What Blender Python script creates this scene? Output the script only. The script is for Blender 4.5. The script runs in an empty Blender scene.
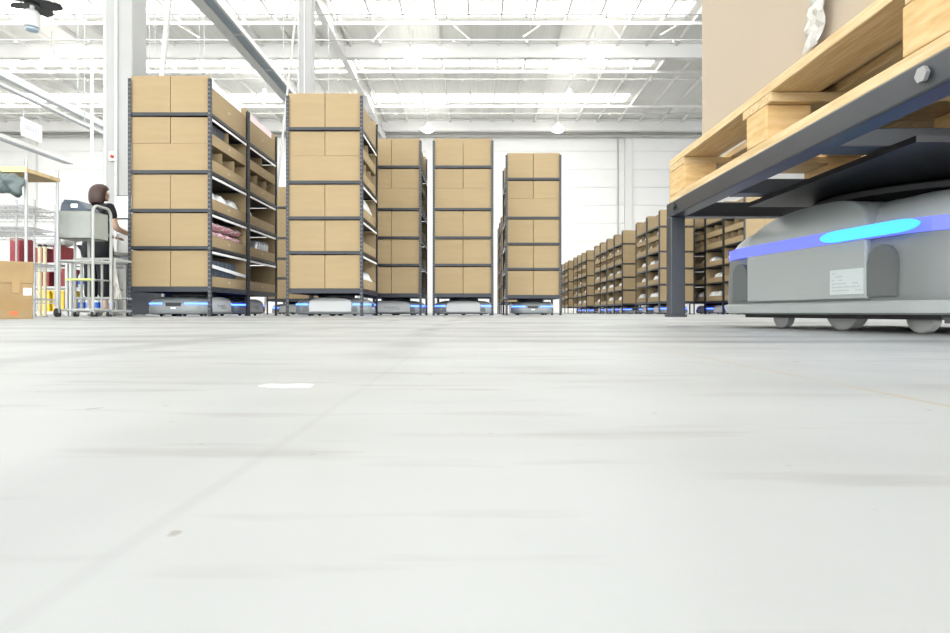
import bpy, bmesh, math, random
from mathutils import Vector, Matrix
random.seed(7)
PI = math.pi
C = bpy.context.scene.collection
S = bpy.context.scene

# ---------------------------------------------------------------- camera
F = 600.0            # focal length in pixels of the 950 x 633 frame
HC = 0.045           # lens height above the floor
HZ = 312.5           # pixel row of the horizon
cam_d = bpy.data.cameras.new('camera')
cam_d.sensor_width = 36
cam_d.lens = F / 950 * 36
cam_d.shift_y = -(316.5 - HZ) / 950
cam_d.clip_start = 0.01
cam_d.clip_end = 300
cam = bpy.data.objects.new('camera', cam_d)
cam.location = (0, 0, HC)
cam.rotation_euler = (PI / 2, 0, 0)
C.objects.link(cam)
S.camera = cam

# ---------------------------------------------------------------- world, exposure
w = bpy.data.worlds.new('daylight')
S.world = w
w.use_nodes = True
w.node_tree.nodes['Background'].inputs[0].default_value = (0.93, 0.97, 1.0, 1)
w.node_tree.nodes['Background'].inputs[1].default_value = 5.0
SKYLIGHT = 8.0
LAMP = 16.0
S.view_settings.view_transform = 'Standard'
S.view_settings.look = 'None'
S.view_settings.exposure = 0.33
S.view_settings.gamma = 1
S.view_settings.use_curve_mapping = False


def P(x, y, D):
    """pixel + depth -> world"""
    return Vector(((x - 475) * D / F, D, HC + (HZ - y) * D / F))


# ---------------------------------------------------------------- materials
def mat(name, col, rough=0.6, metal=0.0, var=0.0, scale=8.0, stretch=(1, 1, 1), bump=0.0, emit=None, estr=0.0, spec=None, col2=None, trans=0.0, alpha=1.0):
    m = bpy.data.materials.new(name)
    m.use_nodes = True
    nt = m.node_tree
    b = nt.nodes['Principled BSDF']
    b.inputs['Base Color'].default_value = (*col, 1)
    b.inputs['Roughness'].default_value = rough
    b.inputs['Metallic'].default_value = metal
    if spec is not None:
        b.inputs['Specular IOR Level'].default_value = spec
    if trans:
        b.inputs['Transmission Weight'].default_value = trans
    if alpha < 1:
        b.inputs['Alpha'].default_value = alpha
    if emit:
        b.inputs['Emission Color'].default_value = (*emit, 1)
        b.inputs['Emission Strength'].default_value = estr
    if var or col2 or bump:
        tc = nt.nodes.new('ShaderNodeTexCoord')
        mp = nt.nodes.new('ShaderNodeMapping')
        mp.inputs['Scale'].default_value = stretch
        no = nt.nodes.new('ShaderNodeTexNoise')
        no.inputs['Scale'].default_value = scale
        no.inputs['Detail'].default_value = 4
        nt.links.new(tc.outputs['Object'], mp.inputs[0])
        nt.links.new(mp.outputs[0], no.inputs['Vector'])
        if var or col2:
            mx = nt.nodes.new('ShaderNodeMix')
            mx.data_type = 'RGBA'
            c2 = col2 or tuple(max(0, c * (1 - var)) for c in col)
            mx.inputs[6].default_value = (*col, 1)
            mx.inputs[7].default_value = (*c2, 1)
            mr = nt.nodes.new('ShaderNodeMapRange')
            mr.inputs[1].default_value = 0.35
            mr.inputs[2].default_value = 0.65
            nt.links.new(no.outputs['Fac'], mr.inputs[0])
            nt.links.new(mr.outputs[0], mx.inputs[0])
            nt.links.new(mx.outputs[2], b.inputs['Base Color'])
        if bump:
            bp = nt.nodes.new('ShaderNodeBump')
            bp.inputs['Strength'].default_value = bump
            bp.inputs['Distance'].default_value = 0.01
            nt.links.new(no.outputs['Fac'], bp.inputs['Height'])
            nt.links.new(bp.outputs[0], b.inputs['Normal'])
    return m


M = {}
M['card'] = mat('cardboard', (0.325, 0.237, 0.125), 0.8, var=0.07, scale=3, stretch=(1, 1, 6))
M['card_in'] = M['card']
M['card_pale'] = mat('pale_cardboard', (0.5, 0.42, 0.3), 0.8, var=0.08, scale=4)
M['card_old'] = mat('worn_cardboard', (0.31, 0.205, 0.092), 0.75, var=0.15, scale=6)
M['tape'] = mat('brown_tape', (0.3, 0.18, 0.06), 0.3)
M['rack'] = mat('dark_rack_steel', (0.024, 0.027, 0.032), 0.42, 0.3, var=0.15, scale=20)
M['hole'] = mat('rack_hole', (0.13, 0.13, 0.135), 0.6)
M['deck'] = mat('rack_deck', (0.06, 0.065, 0.07), 0.5, 0.3)
M['rail'] = mat('label_rail', (0.78, 0.78, 0.76), 0.4)
M['white'] = mat('white_paint', (0.6, 0.6, 0.59), 0.5)
M['wall'] = mat('wall_panel_white', (0.92, 0.91, 0.885), 0.55, var=0.03, scale=0.6)
M['steel_white'] = mat('white_structural_steel', (0.80, 0.79, 0.765), 0.5)
M['roof'] = mat('roof_sheet', (0.88, 0.87, 0.83), 0.55, var=0.08, scale=2, stretch=(6, 0.1, 1))
M['roof_dark'] = mat('roof_gutter', (0.5, 0.5, 0.48), 0.5)
M['pipe'] = mat('sprinkler_pipe', (0.5, 0.49, 0.46), 0.5)
M['galv'] = mat('galvanised_steel', (0.6, 0.63, 0.65), 0.35, 0.6, var=0.15, scale=12)
M['sky'] = mat('skylight_panel', (0.9, 0.9, 0.9), 0.5, emit=(1.0, 0.995, 0.97), estr=SKYLIGHT)
M['lamp'] = mat('lamp_lens_glow', (0.9, 0.9, 0.9), 0.4, emit=(1.0, 0.98, 0.93), estr=LAMP)
M['robot'] = mat('robot_grey', (0.22, 0.238, 0.235), 0.36, var=0.04, scale=5)
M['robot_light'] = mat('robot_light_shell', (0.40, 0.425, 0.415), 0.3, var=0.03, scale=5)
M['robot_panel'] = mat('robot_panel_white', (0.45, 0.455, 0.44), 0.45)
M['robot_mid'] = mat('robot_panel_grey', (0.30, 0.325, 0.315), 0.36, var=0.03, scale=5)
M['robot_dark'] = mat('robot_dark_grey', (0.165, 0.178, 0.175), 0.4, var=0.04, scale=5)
M['robot_insert'] = mat('robot_insert_dark', (0.1, 0.108, 0.108), 0.5)
M['black'] = mat('black_plastic', (0.012, 0.012, 0.014), 0.4)
M['rubber'] = mat('rubber', (0.02, 0.02, 0.02), 0.7)
M['wheel'] = mat('pale_wheel', (0.5, 0.5, 0.48), 0.5)
M['blue'] = mat('blue_light', (0.02, 0.05, 0.4), 0.4, emit=(0.035, 0.10, 1.0), estr=8.0)
M['indigo'] = mat('indigo_light', (0.05, 0.05, 0.5), 0.4, emit=(0.13, 0.17, 1.0), estr=1.1)
M['cyan'] = mat('cyan_light', (0.02, 0.3, 0.6), 0.4, emit=(0.06, 0.4, 1.0), estr=1.25)
M['ink'] = mat('grey_print', (0.16, 0.17, 0.18), 0.6)
M['ink_soft'] = mat('faint_print', (0.36, 0.38, 0.39), 0.6)
M['ink_blue'] = mat('pale_blue_print', (0.5, 0.55, 0.62), 0.6)
M['paper'] = mat('paper', (0.82, 0.82, 0.8), 0.7)
M['plate'] = mat('label_plate', (0.5, 0.55, 0.545), 0.25)
M['wood'] = mat('pallet_pine', (0.70, 0.54, 0.31), 0.7, scale=9, stretch=(12, 1, 12), col2=(0.56, 0.39, 0.19), bump=0.15)
M['woodx'] = mat('pallet_pine_cross', (0.68, 0.51, 0.29), 0.7, scale=9, stretch=(1, 12, 12), col2=(0.52, 0.36, 0.17), bump=0.15)
M['block'] = mat('pallet_block', (0.68, 0.48, 0.24), 0.75, scale=7, stretch=(2, 2, 10), col2=(0.55, 0.35, 0.14), bump=0.2)
M['stand'] = mat('stand_steel', (0.055, 0.06, 0.068), 0.38, 0.3, var=0.1, scale=10)
M['octabin'] = mat('large_carton', (0.47, 0.385, 0.29), 0.75, var=0.05, scale=2)
M['tube'] = mat('cart_tube_paint', (0.37, 0.375, 0.345), 0.4)
M['tray'] = mat('cart_tray_paint', (0.30, 0.312, 0.28), 0.45, var=0.06, scale=10)
M['chrome'] = mat('wire_chrome', (0.36, 0.36, 0.36), 0.35, 0.5)
M['mesh'] = mat('pale_wire', (0.33, 0.33, 0.325), 0.4)
M['chip'] = mat('chipboard', (0.5, 0.37, 0.2), 0.8, var=0.2, scale=30)
M['chip_edge'] = mat('chipboard_edge', (0.72, 0.52, 0.26), 0.8)
M['bag'] = mat('green_grey_bag', (0.095, 0.125, 0.12), 0.35, var=0.2, scale=10)
M['device'] = mat('device_slate', (0.06, 0.077, 0.105), 0.4)
M['screen'] = mat('screen_white', (0.85, 0.88, 0.9), 0.3, emit=(0.95, 0.98, 1.0), estr=0.9)
M['lime'] = mat('lime_board', (0.5, 0.62, 0.15), 0.6)
M['hair'] = mat('brown_hair', (0.055, 0.024, 0.016), 0.5, var=0.35, scale=30, stretch=(1, 1, 0.2))
M['skin'] = mat('skin', (0.6, 0.4, 0.29), 0.55)
M['cloth'] = mat('black_cloth', (0.012, 0.013, 0.018), 0.85, var=0.4, scale=14)
M['shoe'] = mat('shoe', (0.5, 0.45, 0.4), 0.6)
M['red'] = mat('dark_red', (0.27, 0.03, 0.04), 0.55, var=0.2, scale=12)
M['yellow'] = mat('yellow_plastic', (0.85, 0.58, 0.03), 0.4)
M['cream'] = mat('cream_paint', (0.62, 0.55, 0.36), 0.5)
M['parcel'] = mat('white_polybag', (0.78, 0.78, 0.77), 0.35, var=0.1, scale=14)
M['pink'] = mat('pink_print_bag', (0.78, 0.73, 0.73), 0.4, scale=22, col2=(0.5, 0.1, 0.13))
M['silver'] = mat('silver_bag', (0.6, 0.61, 0.63), 0.25, 0.4)
M['folder'] = mat('dark_folder', (0.04, 0.042, 0.05), 0.5)
M['navy'] = mat('navy_box', (0.045, 0.06, 0.085), 0.5)
M['clear'] = mat('clear_plastic', (0.72, 0.78, 0.8), 0.2, var=0.15, scale=10)
M['bluecap'] = mat('blue_plastic', (0.05, 0.16, 0.62), 0.4)
M['greybin'] = mat('grey_bin', (0.34, 0.37, 0.39), 0.5)
M['cabinet'] = mat('dark_cabinet', (0.05, 0.055, 0.065), 0.5)
M['orange'] = mat('alarm_lens', (0.45, 0.05, 0.02), 0.3)
M['plaster'] = mat('column_paint', (0.37, 0.368, 0.355), 0.6, var=0.04, scale=2)
M['broom'] = mat('grey_mop_yarn', (0.5, 0.47, 0.42), 0.9, var=0.2, scale=40)
M['brush'] = mat('mauve_print', (0.35, 0.2, 0.4), 0.6)


def floor_material():
    m = bpy.data.materials.new('polished_white_floor')
    m.use_nodes = True
    nt = m.node_tree
    L = nt.links.new
    b = nt.nodes['Principled BSDF']
    geo = nt.nodes.new('ShaderNodeNewGeometry')
    sep = nt.nodes.new('ShaderNodeSeparateXYZ')
    L(geo.outputs['Position'], sep.inputs[0])

    def noise(scale, stretch=(1, 1, 1), detail=4, lo=0.4, hi=0.7):
        mp = nt.nodes.new('ShaderNodeMapping')
        mp.inputs['Scale'].default_value = stretch
        L(geo.outputs['Position'], mp.inputs[0])
        n = nt.nodes.new('ShaderNodeTexNoise')
        n.inputs['Scale'].default_value = scale
        n.inputs['Detail'].default_value = detail
        L(mp.outputs[0], n.inputs['Vector'])
        mr = nt.nodes.new('ShaderNodeMapRange')
        mr.inputs[1].default_value = lo
        mr.inputs[2].default_value = hi
        L(n.outputs['Fac'], mr.inputs[0])
        return mr.outputs[0]

    def math_(op, a, b_=None, clamp=False):
        n = nt.nodes.new('ShaderNodeMath')
        n.operation = op
        n.use_clamp = clamp
        for i, v in enumerate((a, b_)):
            if v is None:
                continue
            if isinstance(v, (int, float)):
                n.inputs[i].default_value = v
            else:
                L(v, n.inputs[i])
        return n.outputs[0]

    def line(coord, at, half, soft, wob=None):
        c = math_('SUBTRACT', coord, at)
        if wob is not None:
            c = math_('ADD', c, wob)
        c = math_('ABSOLUTE', c)
        mr = nt.nodes.new('ShaderNodeMapRange')
        mr.inputs[1].default_value = half + soft
        mr.inputs[2].default_value = half
        L(c, mr.inputs[0])
        return mr.outputs[0]

    def mix(fac, a, bcol):
        mx = nt.nodes.new('ShaderNodeMix')
        mx.data_type = 'RGBA'
        if isinstance(fac, (int, float)):
            mx.inputs[0].default_value = fac
        else:
            L(fac, mx.inputs[0])
        if isinstance(a, tuple):
            mx.inputs[6].default_value = (*a, 1)
        else:
            L(a, mx.inputs[6])
        mx.inputs[7].default_value = (*bcol, 1)
        return mx.outputs[2]

    col = mix(noise(6, detail=5), (0.287, 0.296, 0.292), (0.264, 0.273, 0.269))
    col = mix(math_('MULTIPLY', noise(1.3, (0.5, 3, 1), 5, 0.45, 0.72), 0.5), col, (0.19, 0.188, 0.182))
    # smudges of a few centimetres
    col = mix(math_('MULTIPLY', noise(16, (0.4, 2.2, 1), 4, 0.56, 0.75), 0.6), col, (0.165, 0.155, 0.14))
    # specks
    col = mix(math_('MULTIPLY', noise(70, (1, 1, 1), 2, 0.72, 0.76), 0.7), col, (0.14, 0.125, 0.1))
    # tyre marks of the robots, across and along
    wob = math_('MULTIPLY', math_('SUBTRACT', noise(0.6, (1, 1, 1), 2, 0, 1), 0.5), 0.25)
    brk = noise(1.1, (1, 1, 1), 3, 0.38, 0.62)
    tracks = None
    for at in (0.93, 1.12, 1.42, 1.75, 2.5, 2.7, 3.6, 3.9, 5.2, 5.5):
        t = line(sep.outputs['Y'], at, 0.012 + 0.012 * at, 0.03 + 0.01 * at, wob)
        tracks = t if tracks is None else math_('MAXIMUM', tracks, t)
    for at in (-3.7, -3.3, -2.1, -1.7, -0.45, -0.12, 0.9, 1.35, 2.4, 2.8):
        tracks = math_('MAXIMUM', tracks, line(sep.outputs['X'], at, 0.014, 0.03, wob))
    col = mix(math_('MULTIPLY', math_('MULTIPLY', tracks, brk), 0.6), col, (0.07, 0.07, 0.073))
    # round turning mark in front of the left rack
    dx = math_('SUBTRACT', sep.outputs['X'], -1.75)
    dy = math_('SUBTRACT', sep.outputs['Y'], 4.3)
    r = math_('SQRT', math_('ADD', math_('MULTIPLY', dx, dx), math_('MULTIPLY', dy, dy)))
    col = mix(math_('MULTIPLY', line(r, 1.0, 0.04, 0.06), 0.6), col, (0.08, 0.08, 0.08))
    # filled slab joints
    wob2 = math_('MULTIPLY', math_('SUBTRACT', noise(9, (1, 1, 1), 3, 0, 1), 0.5), 0.006)
    col = mix(math_('MULTIPLY', line(sep.outputs['X'], 0.228, 0.0014, 0.0022, wob2), math_('MULTIPLY', noise(14, (1, 1, 1), 3, 0.3, 0.5), 0.7)), col, (0.27, 0.225, 0.14))
    col = mix(math_('MULTIPLY', line(sep.outputs['X'], -0.067, 0.001, 0.002, wob2), 0.12), col, (0.14, 0.14, 0.13))
    brk2 = noise(40, (0.5, 2, 1), 4, 0.35, 0.6)
    for (sx_, sy_, rx_, ry_, k_) in ((-0.22, 0.418, 0.03, 0.007, 0.5), (0.048, 0.446, 0.05, 0.009, 0.45), (-0.003, 0.35, 0.024, 0.006, 0.55), (0.14, 0.43, 0.05, 0.01, 0.3), (0.3, 0.36, 0.05, 0.02, 0.25), (-0.3, 0.52, 0.012, 0.006, 0.7), (-0.05, 0.37, 0.1, 0.008, 0.3)):
        ex = math_('DIVIDE', math_('SUBTRACT', sep.outputs['X'], sx_), rx_)
        ey = math_('DIVIDE', math_('SUBTRACT', sep.outputs['Y'], sy_), ry_)
        e = math_('SUBTRACT', 1.0, math_('ADD', math_('MULTIPLY', ex, ex), math_('MULTIPLY', ey, ey)), True)
        col = mix(math_('MULTIPLY', math_('MULTIPLY', e, brk2), k_), col, (0.13, 0.12, 0.1))
    L(col, b.inputs['Base Color'])
    rr = nt.nodes.new('ShaderNodeMapRange')
    rr.inputs[3].default_value = 0.4
    rr.inputs[4].default_value = 0.55
    L(noise(3, (1, 1, 1), 3, 0.3, 0.7), rr.inputs[0])
    L(rr.outputs[0], b.inputs['Roughness'])
    b.inputs['Specular IOR Level'].default_value = 0.3
    return m


M['floor'] = floor_material()


# ---------------------------------------------------------------- mesh helpers
class MB:
    def __init__(self):
        self.v = []
        self.f = []

    def add(self, vs, fs):
        n = len(self.v)
        self.v += [tuple(p) for p in vs]
        self.f += [tuple(i + n for i in f) for f in fs]
        return self

    def box(self, x0, x1, y0, y1, z0, z1, bev=0.0):
        if bev > 0:
            bm = bmesh.new()
            bmesh.ops.create_cube(bm, size=1)
            for p in bm.verts:
                p.co = Vector(((x0 + x1) / 2 + p.co.x * (x1 - x0), (y0 + y1) / 2 + p.co.y * (y1 - y0), (z0 + z1) / 2 + p.co.z * (z1 - z0)))
            bmesh.ops.bevel(bm, geom=list(bm.edges), offset=bev, segments=2, affect='EDGES', profile=0.5)
            bm.verts.index_update()
            self.add([p.co for p in bm.verts], [[q.index for q in f.verts] for f in bm.faces])
            bm.free()
            return self
        v = [(x, y, z) for x in (x0, x1) for y in (y0, y1) for z in (z0, z1)]
        return self.add(v, [(0, 1, 3, 2), (4, 6, 7, 5), (0, 4, 5, 1), (2, 3, 7, 6), (0, 2, 6, 4), (1, 5, 7, 3)])

    def bar(self, a, b, w, h=None, up=(0, 0, 1)):
        a = Vector(a); b = Vector(b)
        h = w if h is None else h
        d = (b - a).normalized()
        u = Vector(up)
        if abs(d.dot(u)) > 0.98:
            u = Vector((1, 0, 0))
        s = d.cross(u).normalized()
        t = s.cross(d)
        v = []
        for p in (a, b):
            for i, j in ((-1, -1), (1, -1), (1, 1), (-1, 1)):
                v.append(p + s * i * w / 2 + t * j * h / 2)
        return self.add(v, [(0, 3, 2, 1), (4, 5, 6, 7), (0, 1, 5, 4), (1, 2, 6, 5), (2, 3, 7, 6), (3, 0, 4, 7)])

    def tube(self, pts, r, n=8, closed=False):
        pts = [Vector(p) for p in pts]
        k = len(pts)
        prev = None
        rings = []
        for i, p in enumerate(pts):
            a = pts[max(i - 1, 0)]
            b = pts[min(i + 1, k - 1)]
            d = (b - a).normalized()
            if prev is None:
                u = Vector((0, 0, 1)) if abs(d.z) < 0.9 else Vector((1, 0, 0))
            else:
                u = prev
            s = (u - d * u.dot(d)).normalized()
            prev = s
            t = d.cross(s)
            rr = r[i] if isinstance(r, (list, tuple)) else r
            rings.append([p + (s * math.cos(2 * PI * j / n) + t * math.sin(2 * PI * j / n)) * rr for j in range(n)])
        v = [q for ring in rings for q in ring]
        f = []
        for i in range(k - 1):
            for j in range(n):
                f.append((i * n + j, i * n + (j + 1) % n, (i + 1) * n + (j + 1) % n, (i + 1) * n + j))
        f.append(tuple(range(n - 1, -1, -1)))
        f.append(tuple((k - 1) * n + j for j in range(n)))
        return self.add(v, f)

    def lathe(self, prof, n=24, axis='z', at=(0, 0, 0)):
        v = []
        f = []
        at = Vector(at)
        for r, h in prof:
            for j in range(n):
                a = 2 * PI * j / n
                c, s_ = r * math.cos(a), r * math.sin(a)
                q = {'z': (c, s_, h), 'x': (h, c, s_), 'y': (s_, h, c)}[axis]
                v.append(at + Vector(q))
        for i in range(len(prof) - 1):
            for j in range(n):
                f.append((i * n + j, i * n + (j + 1) % n, (i + 1) * n + (j + 1) % n, (i + 1) * n + j))
        f.append(tuple(range(n - 1, -1, -1)))
        f.append(tuple((len(prof) - 1) * n + j for j in range(n)))
        return self.add(v, f)

    def mesh(self, name, m, smooth=False):
        me = bpy.data.meshes.new(name)
        me.from_pydata(self.v, [], self.f)
        bm = bmesh.new()
        bm.from_mesh(me)
        bmesh.ops.recalc_face_normals(bm, faces=bm.faces)
        bm.to_mesh(me)
        bm.free()
        me.materials.append(M[m] if isinstance(m, str) else m)
        if smooth:
            for p in me.polygons:
                p.use_smooth = True
            try:
                me.set_sharp_from_angle(angle=math.radians(40))
            except Exception:
                pass
        return me

    def build(self, name, m, parent=None, smooth=False, loc=None, rot=None):
        return link(name, self.mesh(name, m, smooth), parent, loc, rot)


def link(name, me, parent=None, loc=None, rot=None):
    o = bpy.data.objects.new(name, me)
    C.objects.link(o)
    if parent is not None:
        o.parent = parent
    if loc is not None:
        o.location = loc
    if rot is not None:
        o.rotation_euler = rot
    return o


def tag(o, label, cat, group=None):
    o['label'] = label
    o['category'] = cat
    if group:
        o['group'] = group
    return o


def struct(o, label=None):
    o['kind'] = 'structure'
    if label:
        o['label'] = label
    return o


def empty(name, loc=(0, 0, 0), rz=0.0):
    o = bpy.data.objects.new(name, None)
    C.objects.link(o)
    o.location = loc
    o.rotation_euler = (0, 0, rz)
    o.empty_display_size = 0.1
    return o


KIDS = {}


def kids(o):
    return list(o.children)


def copy_tree(o, parent=None, loc=None, rz=None):
    c = o.copy()
    C.objects.link(c)
    c.parent = parent
    if loc is not None:
        c.location = loc
    if rz is not None:
        c.rotation_euler = (0, 0, rz)
    for ch in kids(o):
        if ch.name.startswith('~'):
            continue
        copy_tree(ch, c)
    return c


def remove_tree(o):
    for ch in kids(o):
        remove_tree(ch)
    bpy.data.objects.remove(o)


# ================================================================= STRUCTURE
FAR = 40.0
LEFT, RIGHT, REAR = -34.0, 22.0, -22.0  # no rear wall: left open, unseen, so daylight fills the rack fronts
ROOF = 12.5
struct(MB().box(LEFT - 0.3, RIGHT + 0.3, REAR, FAR + 0.4, -0.2, 0).build('floor', 'floor'), 'polished white concrete warehouse floor with faint wheel marks')
ceil = struct(MB().box(LEFT - 0.3, RIGHT + 0.3, REAR, FAR + 0.4, ROOF, ROOF + 0.08).build('ceiling', 'roof'), 'pale steel sheet warehouse roof with purlins and girders')

# far wall: a backing and laid panels between pilasters
wf = struct(MB().box(LEFT, RIGHT, FAR + 0.1, FAR + 0.3, 0, ROOF).build('wall_back', 'wall'), 'white sandwich panel wall at far end of the hall')
pil = [-29.4, -16.2, -3.0, 10.2]
edges = [LEFT] + pil + [RIGHT]
for a, b in zip(edges[:-1], edges[1:]):
    me = MB().box(-(b - a) / 2 + 0.26, (b - a) / 2 - 0.26, -0.05, 0.05, 0.008, 1.19, 0.0).mesh('wall_panel', 'wall')
    for k in range(10):
        link('wall_panel', me, wf, ((a + b) / 2, FAR + 0.05, k * 1.2))
pm = MB().box(-0.25, 0.25, -0.2, 0.1, 0, ROOF - 0.6).mesh('pilaster', 'steel_white')
for x in pil:
    link('pilaster', pm, wf, (x, FAR, 0))
MB().tube([(9.5, FAR - 0.2, 0.5), (9.5, FAR - 0.2, 11.6)], 0.05).build('downpipe', 'pipe', wf)
struct(MB().box(LEFT - 0.3, LEFT, REAR, FAR + 0.4, 0, ROOF).build('wall_left', 'wall'), 'white side wall far left of the hall')
struct(MB().box(RIGHT, RIGHT + 0.3, 7.0, FAR + 0.4, 0, ROOF).build('wall_right', 'wall'), 'white side wall on the right of the hall')  # near stretch left open, an unseen gap added for daylight on rack sides

# roof members (children of the ceiling)
pme = MB().box(-0.05, 0.05, REAR, FAR, -0.2, -0.002).mesh('purlin', 'steel_white')
x = -0.26
xs = []
while x > LEFT:
    xs.append(x); x -= 1.36
x = -0.26 + 1.36
while x < RIGHT:
    xs.append(x); x += 1.36
for x in xs:
    link('purlin', pme, ceil, (x, 0, ROOF))
g = MB()
g.box(LEFT, RIGHT, -0.16, 0.16, -0.06, 0)
g.box(LEFT, RIGHT, -0.02, 0.02, 0, 0.62)
g.box(LEFT, RIGHT, -0.16, 0.16, 0.62, 0.68)
gme = g.mesh('girder', 'steel_white')
for D in (-16.6, -5.5, 5.55, 16.6, 27.66, 38.7):
    link('girder', gme, ceil, (0, D, 11.8))
r = MB()
r.box(-0.14, 0.14, REAR, FAR, 0, 0.05)
r.box(-0.02, 0.02, REAR, FAR, 0.05, 0.75)
r.box(-0.14, 0.14, REAR, FAR, 0.75, 0.8)
rme = r.mesh('rafter', 'steel_white')
for x in (-6.0,):
    link('rafter', rme, ceil, (x, 0, 11.6 if x == -6 else 11.55))
n = 0
BAND_D = [24.6 + 5.1 * k for k in range(-9, 3)]
sme = MB().box(-34.0 + 3.0, 8.83, -0.55, 0.55, -0.03, -0.004).mesh('window', 'sky')
bme = MB().box(LEFT + 2, RIGHT, -0.05, 0.05, -0.33, -0.2).mesh('skylight_edge_beam', 'steel_white')
for D in BAND_D:
    n += 1
    o = struct(link('window_%d' % n, sme, None, (0, D, ROOF)), 'translucent roof skylight strip glowing with daylight')
    if D > -2:
        link('skylight_edge_beam', bme, ceil, (0, D + 0.7, ROOF))
pipe = MB().tube([(LEFT, 0, 0), (RIGHT, 0, 0)], 0.035, 6).mesh('sprinkler_pipe', 'pipe')
hd = MB().box(-0.04, 0.04, -0.04, 0.04, -0.12, 0.0).mesh('sprinkler_head', 'pipe')
for D in (20.5, 23.3, 25.5, 29.8, 34.9):
    po = link('sprinkler_pipe', pipe, ceil, (0, D, 11.62))
    for k in range(12):
        link('sprinkler_head', hd, po, (-21 + k * 3.1 + (D % 2), 0, 0))
for (x0, y0, x1, y1, D) in ((372, 42, 398, 14, 25.4), (447, 20, 470, 40, 25.6), (523, 37, 556, 14, 25.5), (607, 22, 620, 38, 25.5), (660, 35, 700, 12, 25.5), (200, 38, 150, 8, 25.5)):
    a = P(x0, y0, D); b = P(x1, y1, D + 0.3)
    MB().bar(a, b, 0.06).build('roof_brace', 'steel_white', ceil)
MB().tube([(LEFT, FAR - 0.35, 11.72), (RIGHT, FAR - 0.35, 11.72)], 0.11, 8).build('header_pipe', 'pipe', ceil)

# columns
col_me = MB().box(-0.222, 0.222, -0.222, 0.222, 0, 11.6, 0.02).mesh('column', 'plaster')
for cxx, D, lab in ((-5.865, 10.1, 'wide white square column behind the person, carrying an alarm beacon'), (-5.93, 21.2, 'white square column rising behind the second big rack'), (-6.0, 32.2, 'thin distant white column at the rafter end')):
    o = struct(link('column', col_me, None, (cxx, D, 0)), lab)
    MB().tube([(-0.03, -0.245, 0), (-0.03, -0.245, 11.5)], 0.022).build('conduit', 'white', o)
    MB().tube([(-0.258, -0.15, 0), (-0.258, -0.15, 11.5)], 0.035).build('conduit', 'galv', o)


# ---------------------------------------------------------------- high bay lamps
def lamp_proto():
    r = empty('high_bay_lamp')
    MB().lathe([(0.08, 0.34), (0.12, 0.3), (0.14, 0.12), (0.26, 0.03), (0.27, 0.0)], 20).build('housing', 'white', r, True)
    MB().lathe([(0.27, -0.003), (0.36, -0.04), (0.38, -0.12), (0.32, -0.22), (0.2, -0.28), (0.06, -0.3)], 24).build('lens', 'lamp', r, True)  # lens enlarged into a globe so its shape takes in the lamp's glow
    MB().tube([(0, 0, 0.3), (0, 0, 1.1995)], 0.012, 6).build('suspension_rod', 'galv', r)
    return r


lp = lamp_proto()
first = True
LAMPS = [(-2.74, 26.5, 'round high bay lamp glowing above the racks, left of the two nearest central ones'),
         (5.3, 26.5, 'round high bay lamp glowing at top right, nearest the pallet carton'),
         (-18.7, 26.5, 'round high bay lamp glowing at far upper left beside the hanging fan'),
         (4.9, 31.1, 'round high bay lamp in the second row, right of centre'),
         (-10.9, 31.1, 'round high bay lamp glowing between the two big left racks'),
         (-2.86, 36.5, 'small distant high bay lamp glowing above the gap between centre racks'),
         (5.05, 36.5, 'small distant high bay lamp glowing above the far wall, right of centre')]
for x, D, lab in LAMPS:
    o = lp if first else copy_tree(lp)
    first = False
    o.location = (x, D, 11.3)
    tag(o, lab, 'ceiling lamp', 'high bay lamps')

# ================================================================= RACKS AND BINS
RW, RD, RH = 0.955, 1.15, 2.74
LEV = [0.345, 0.81, 1.24, 1.685, 2.35]


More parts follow.
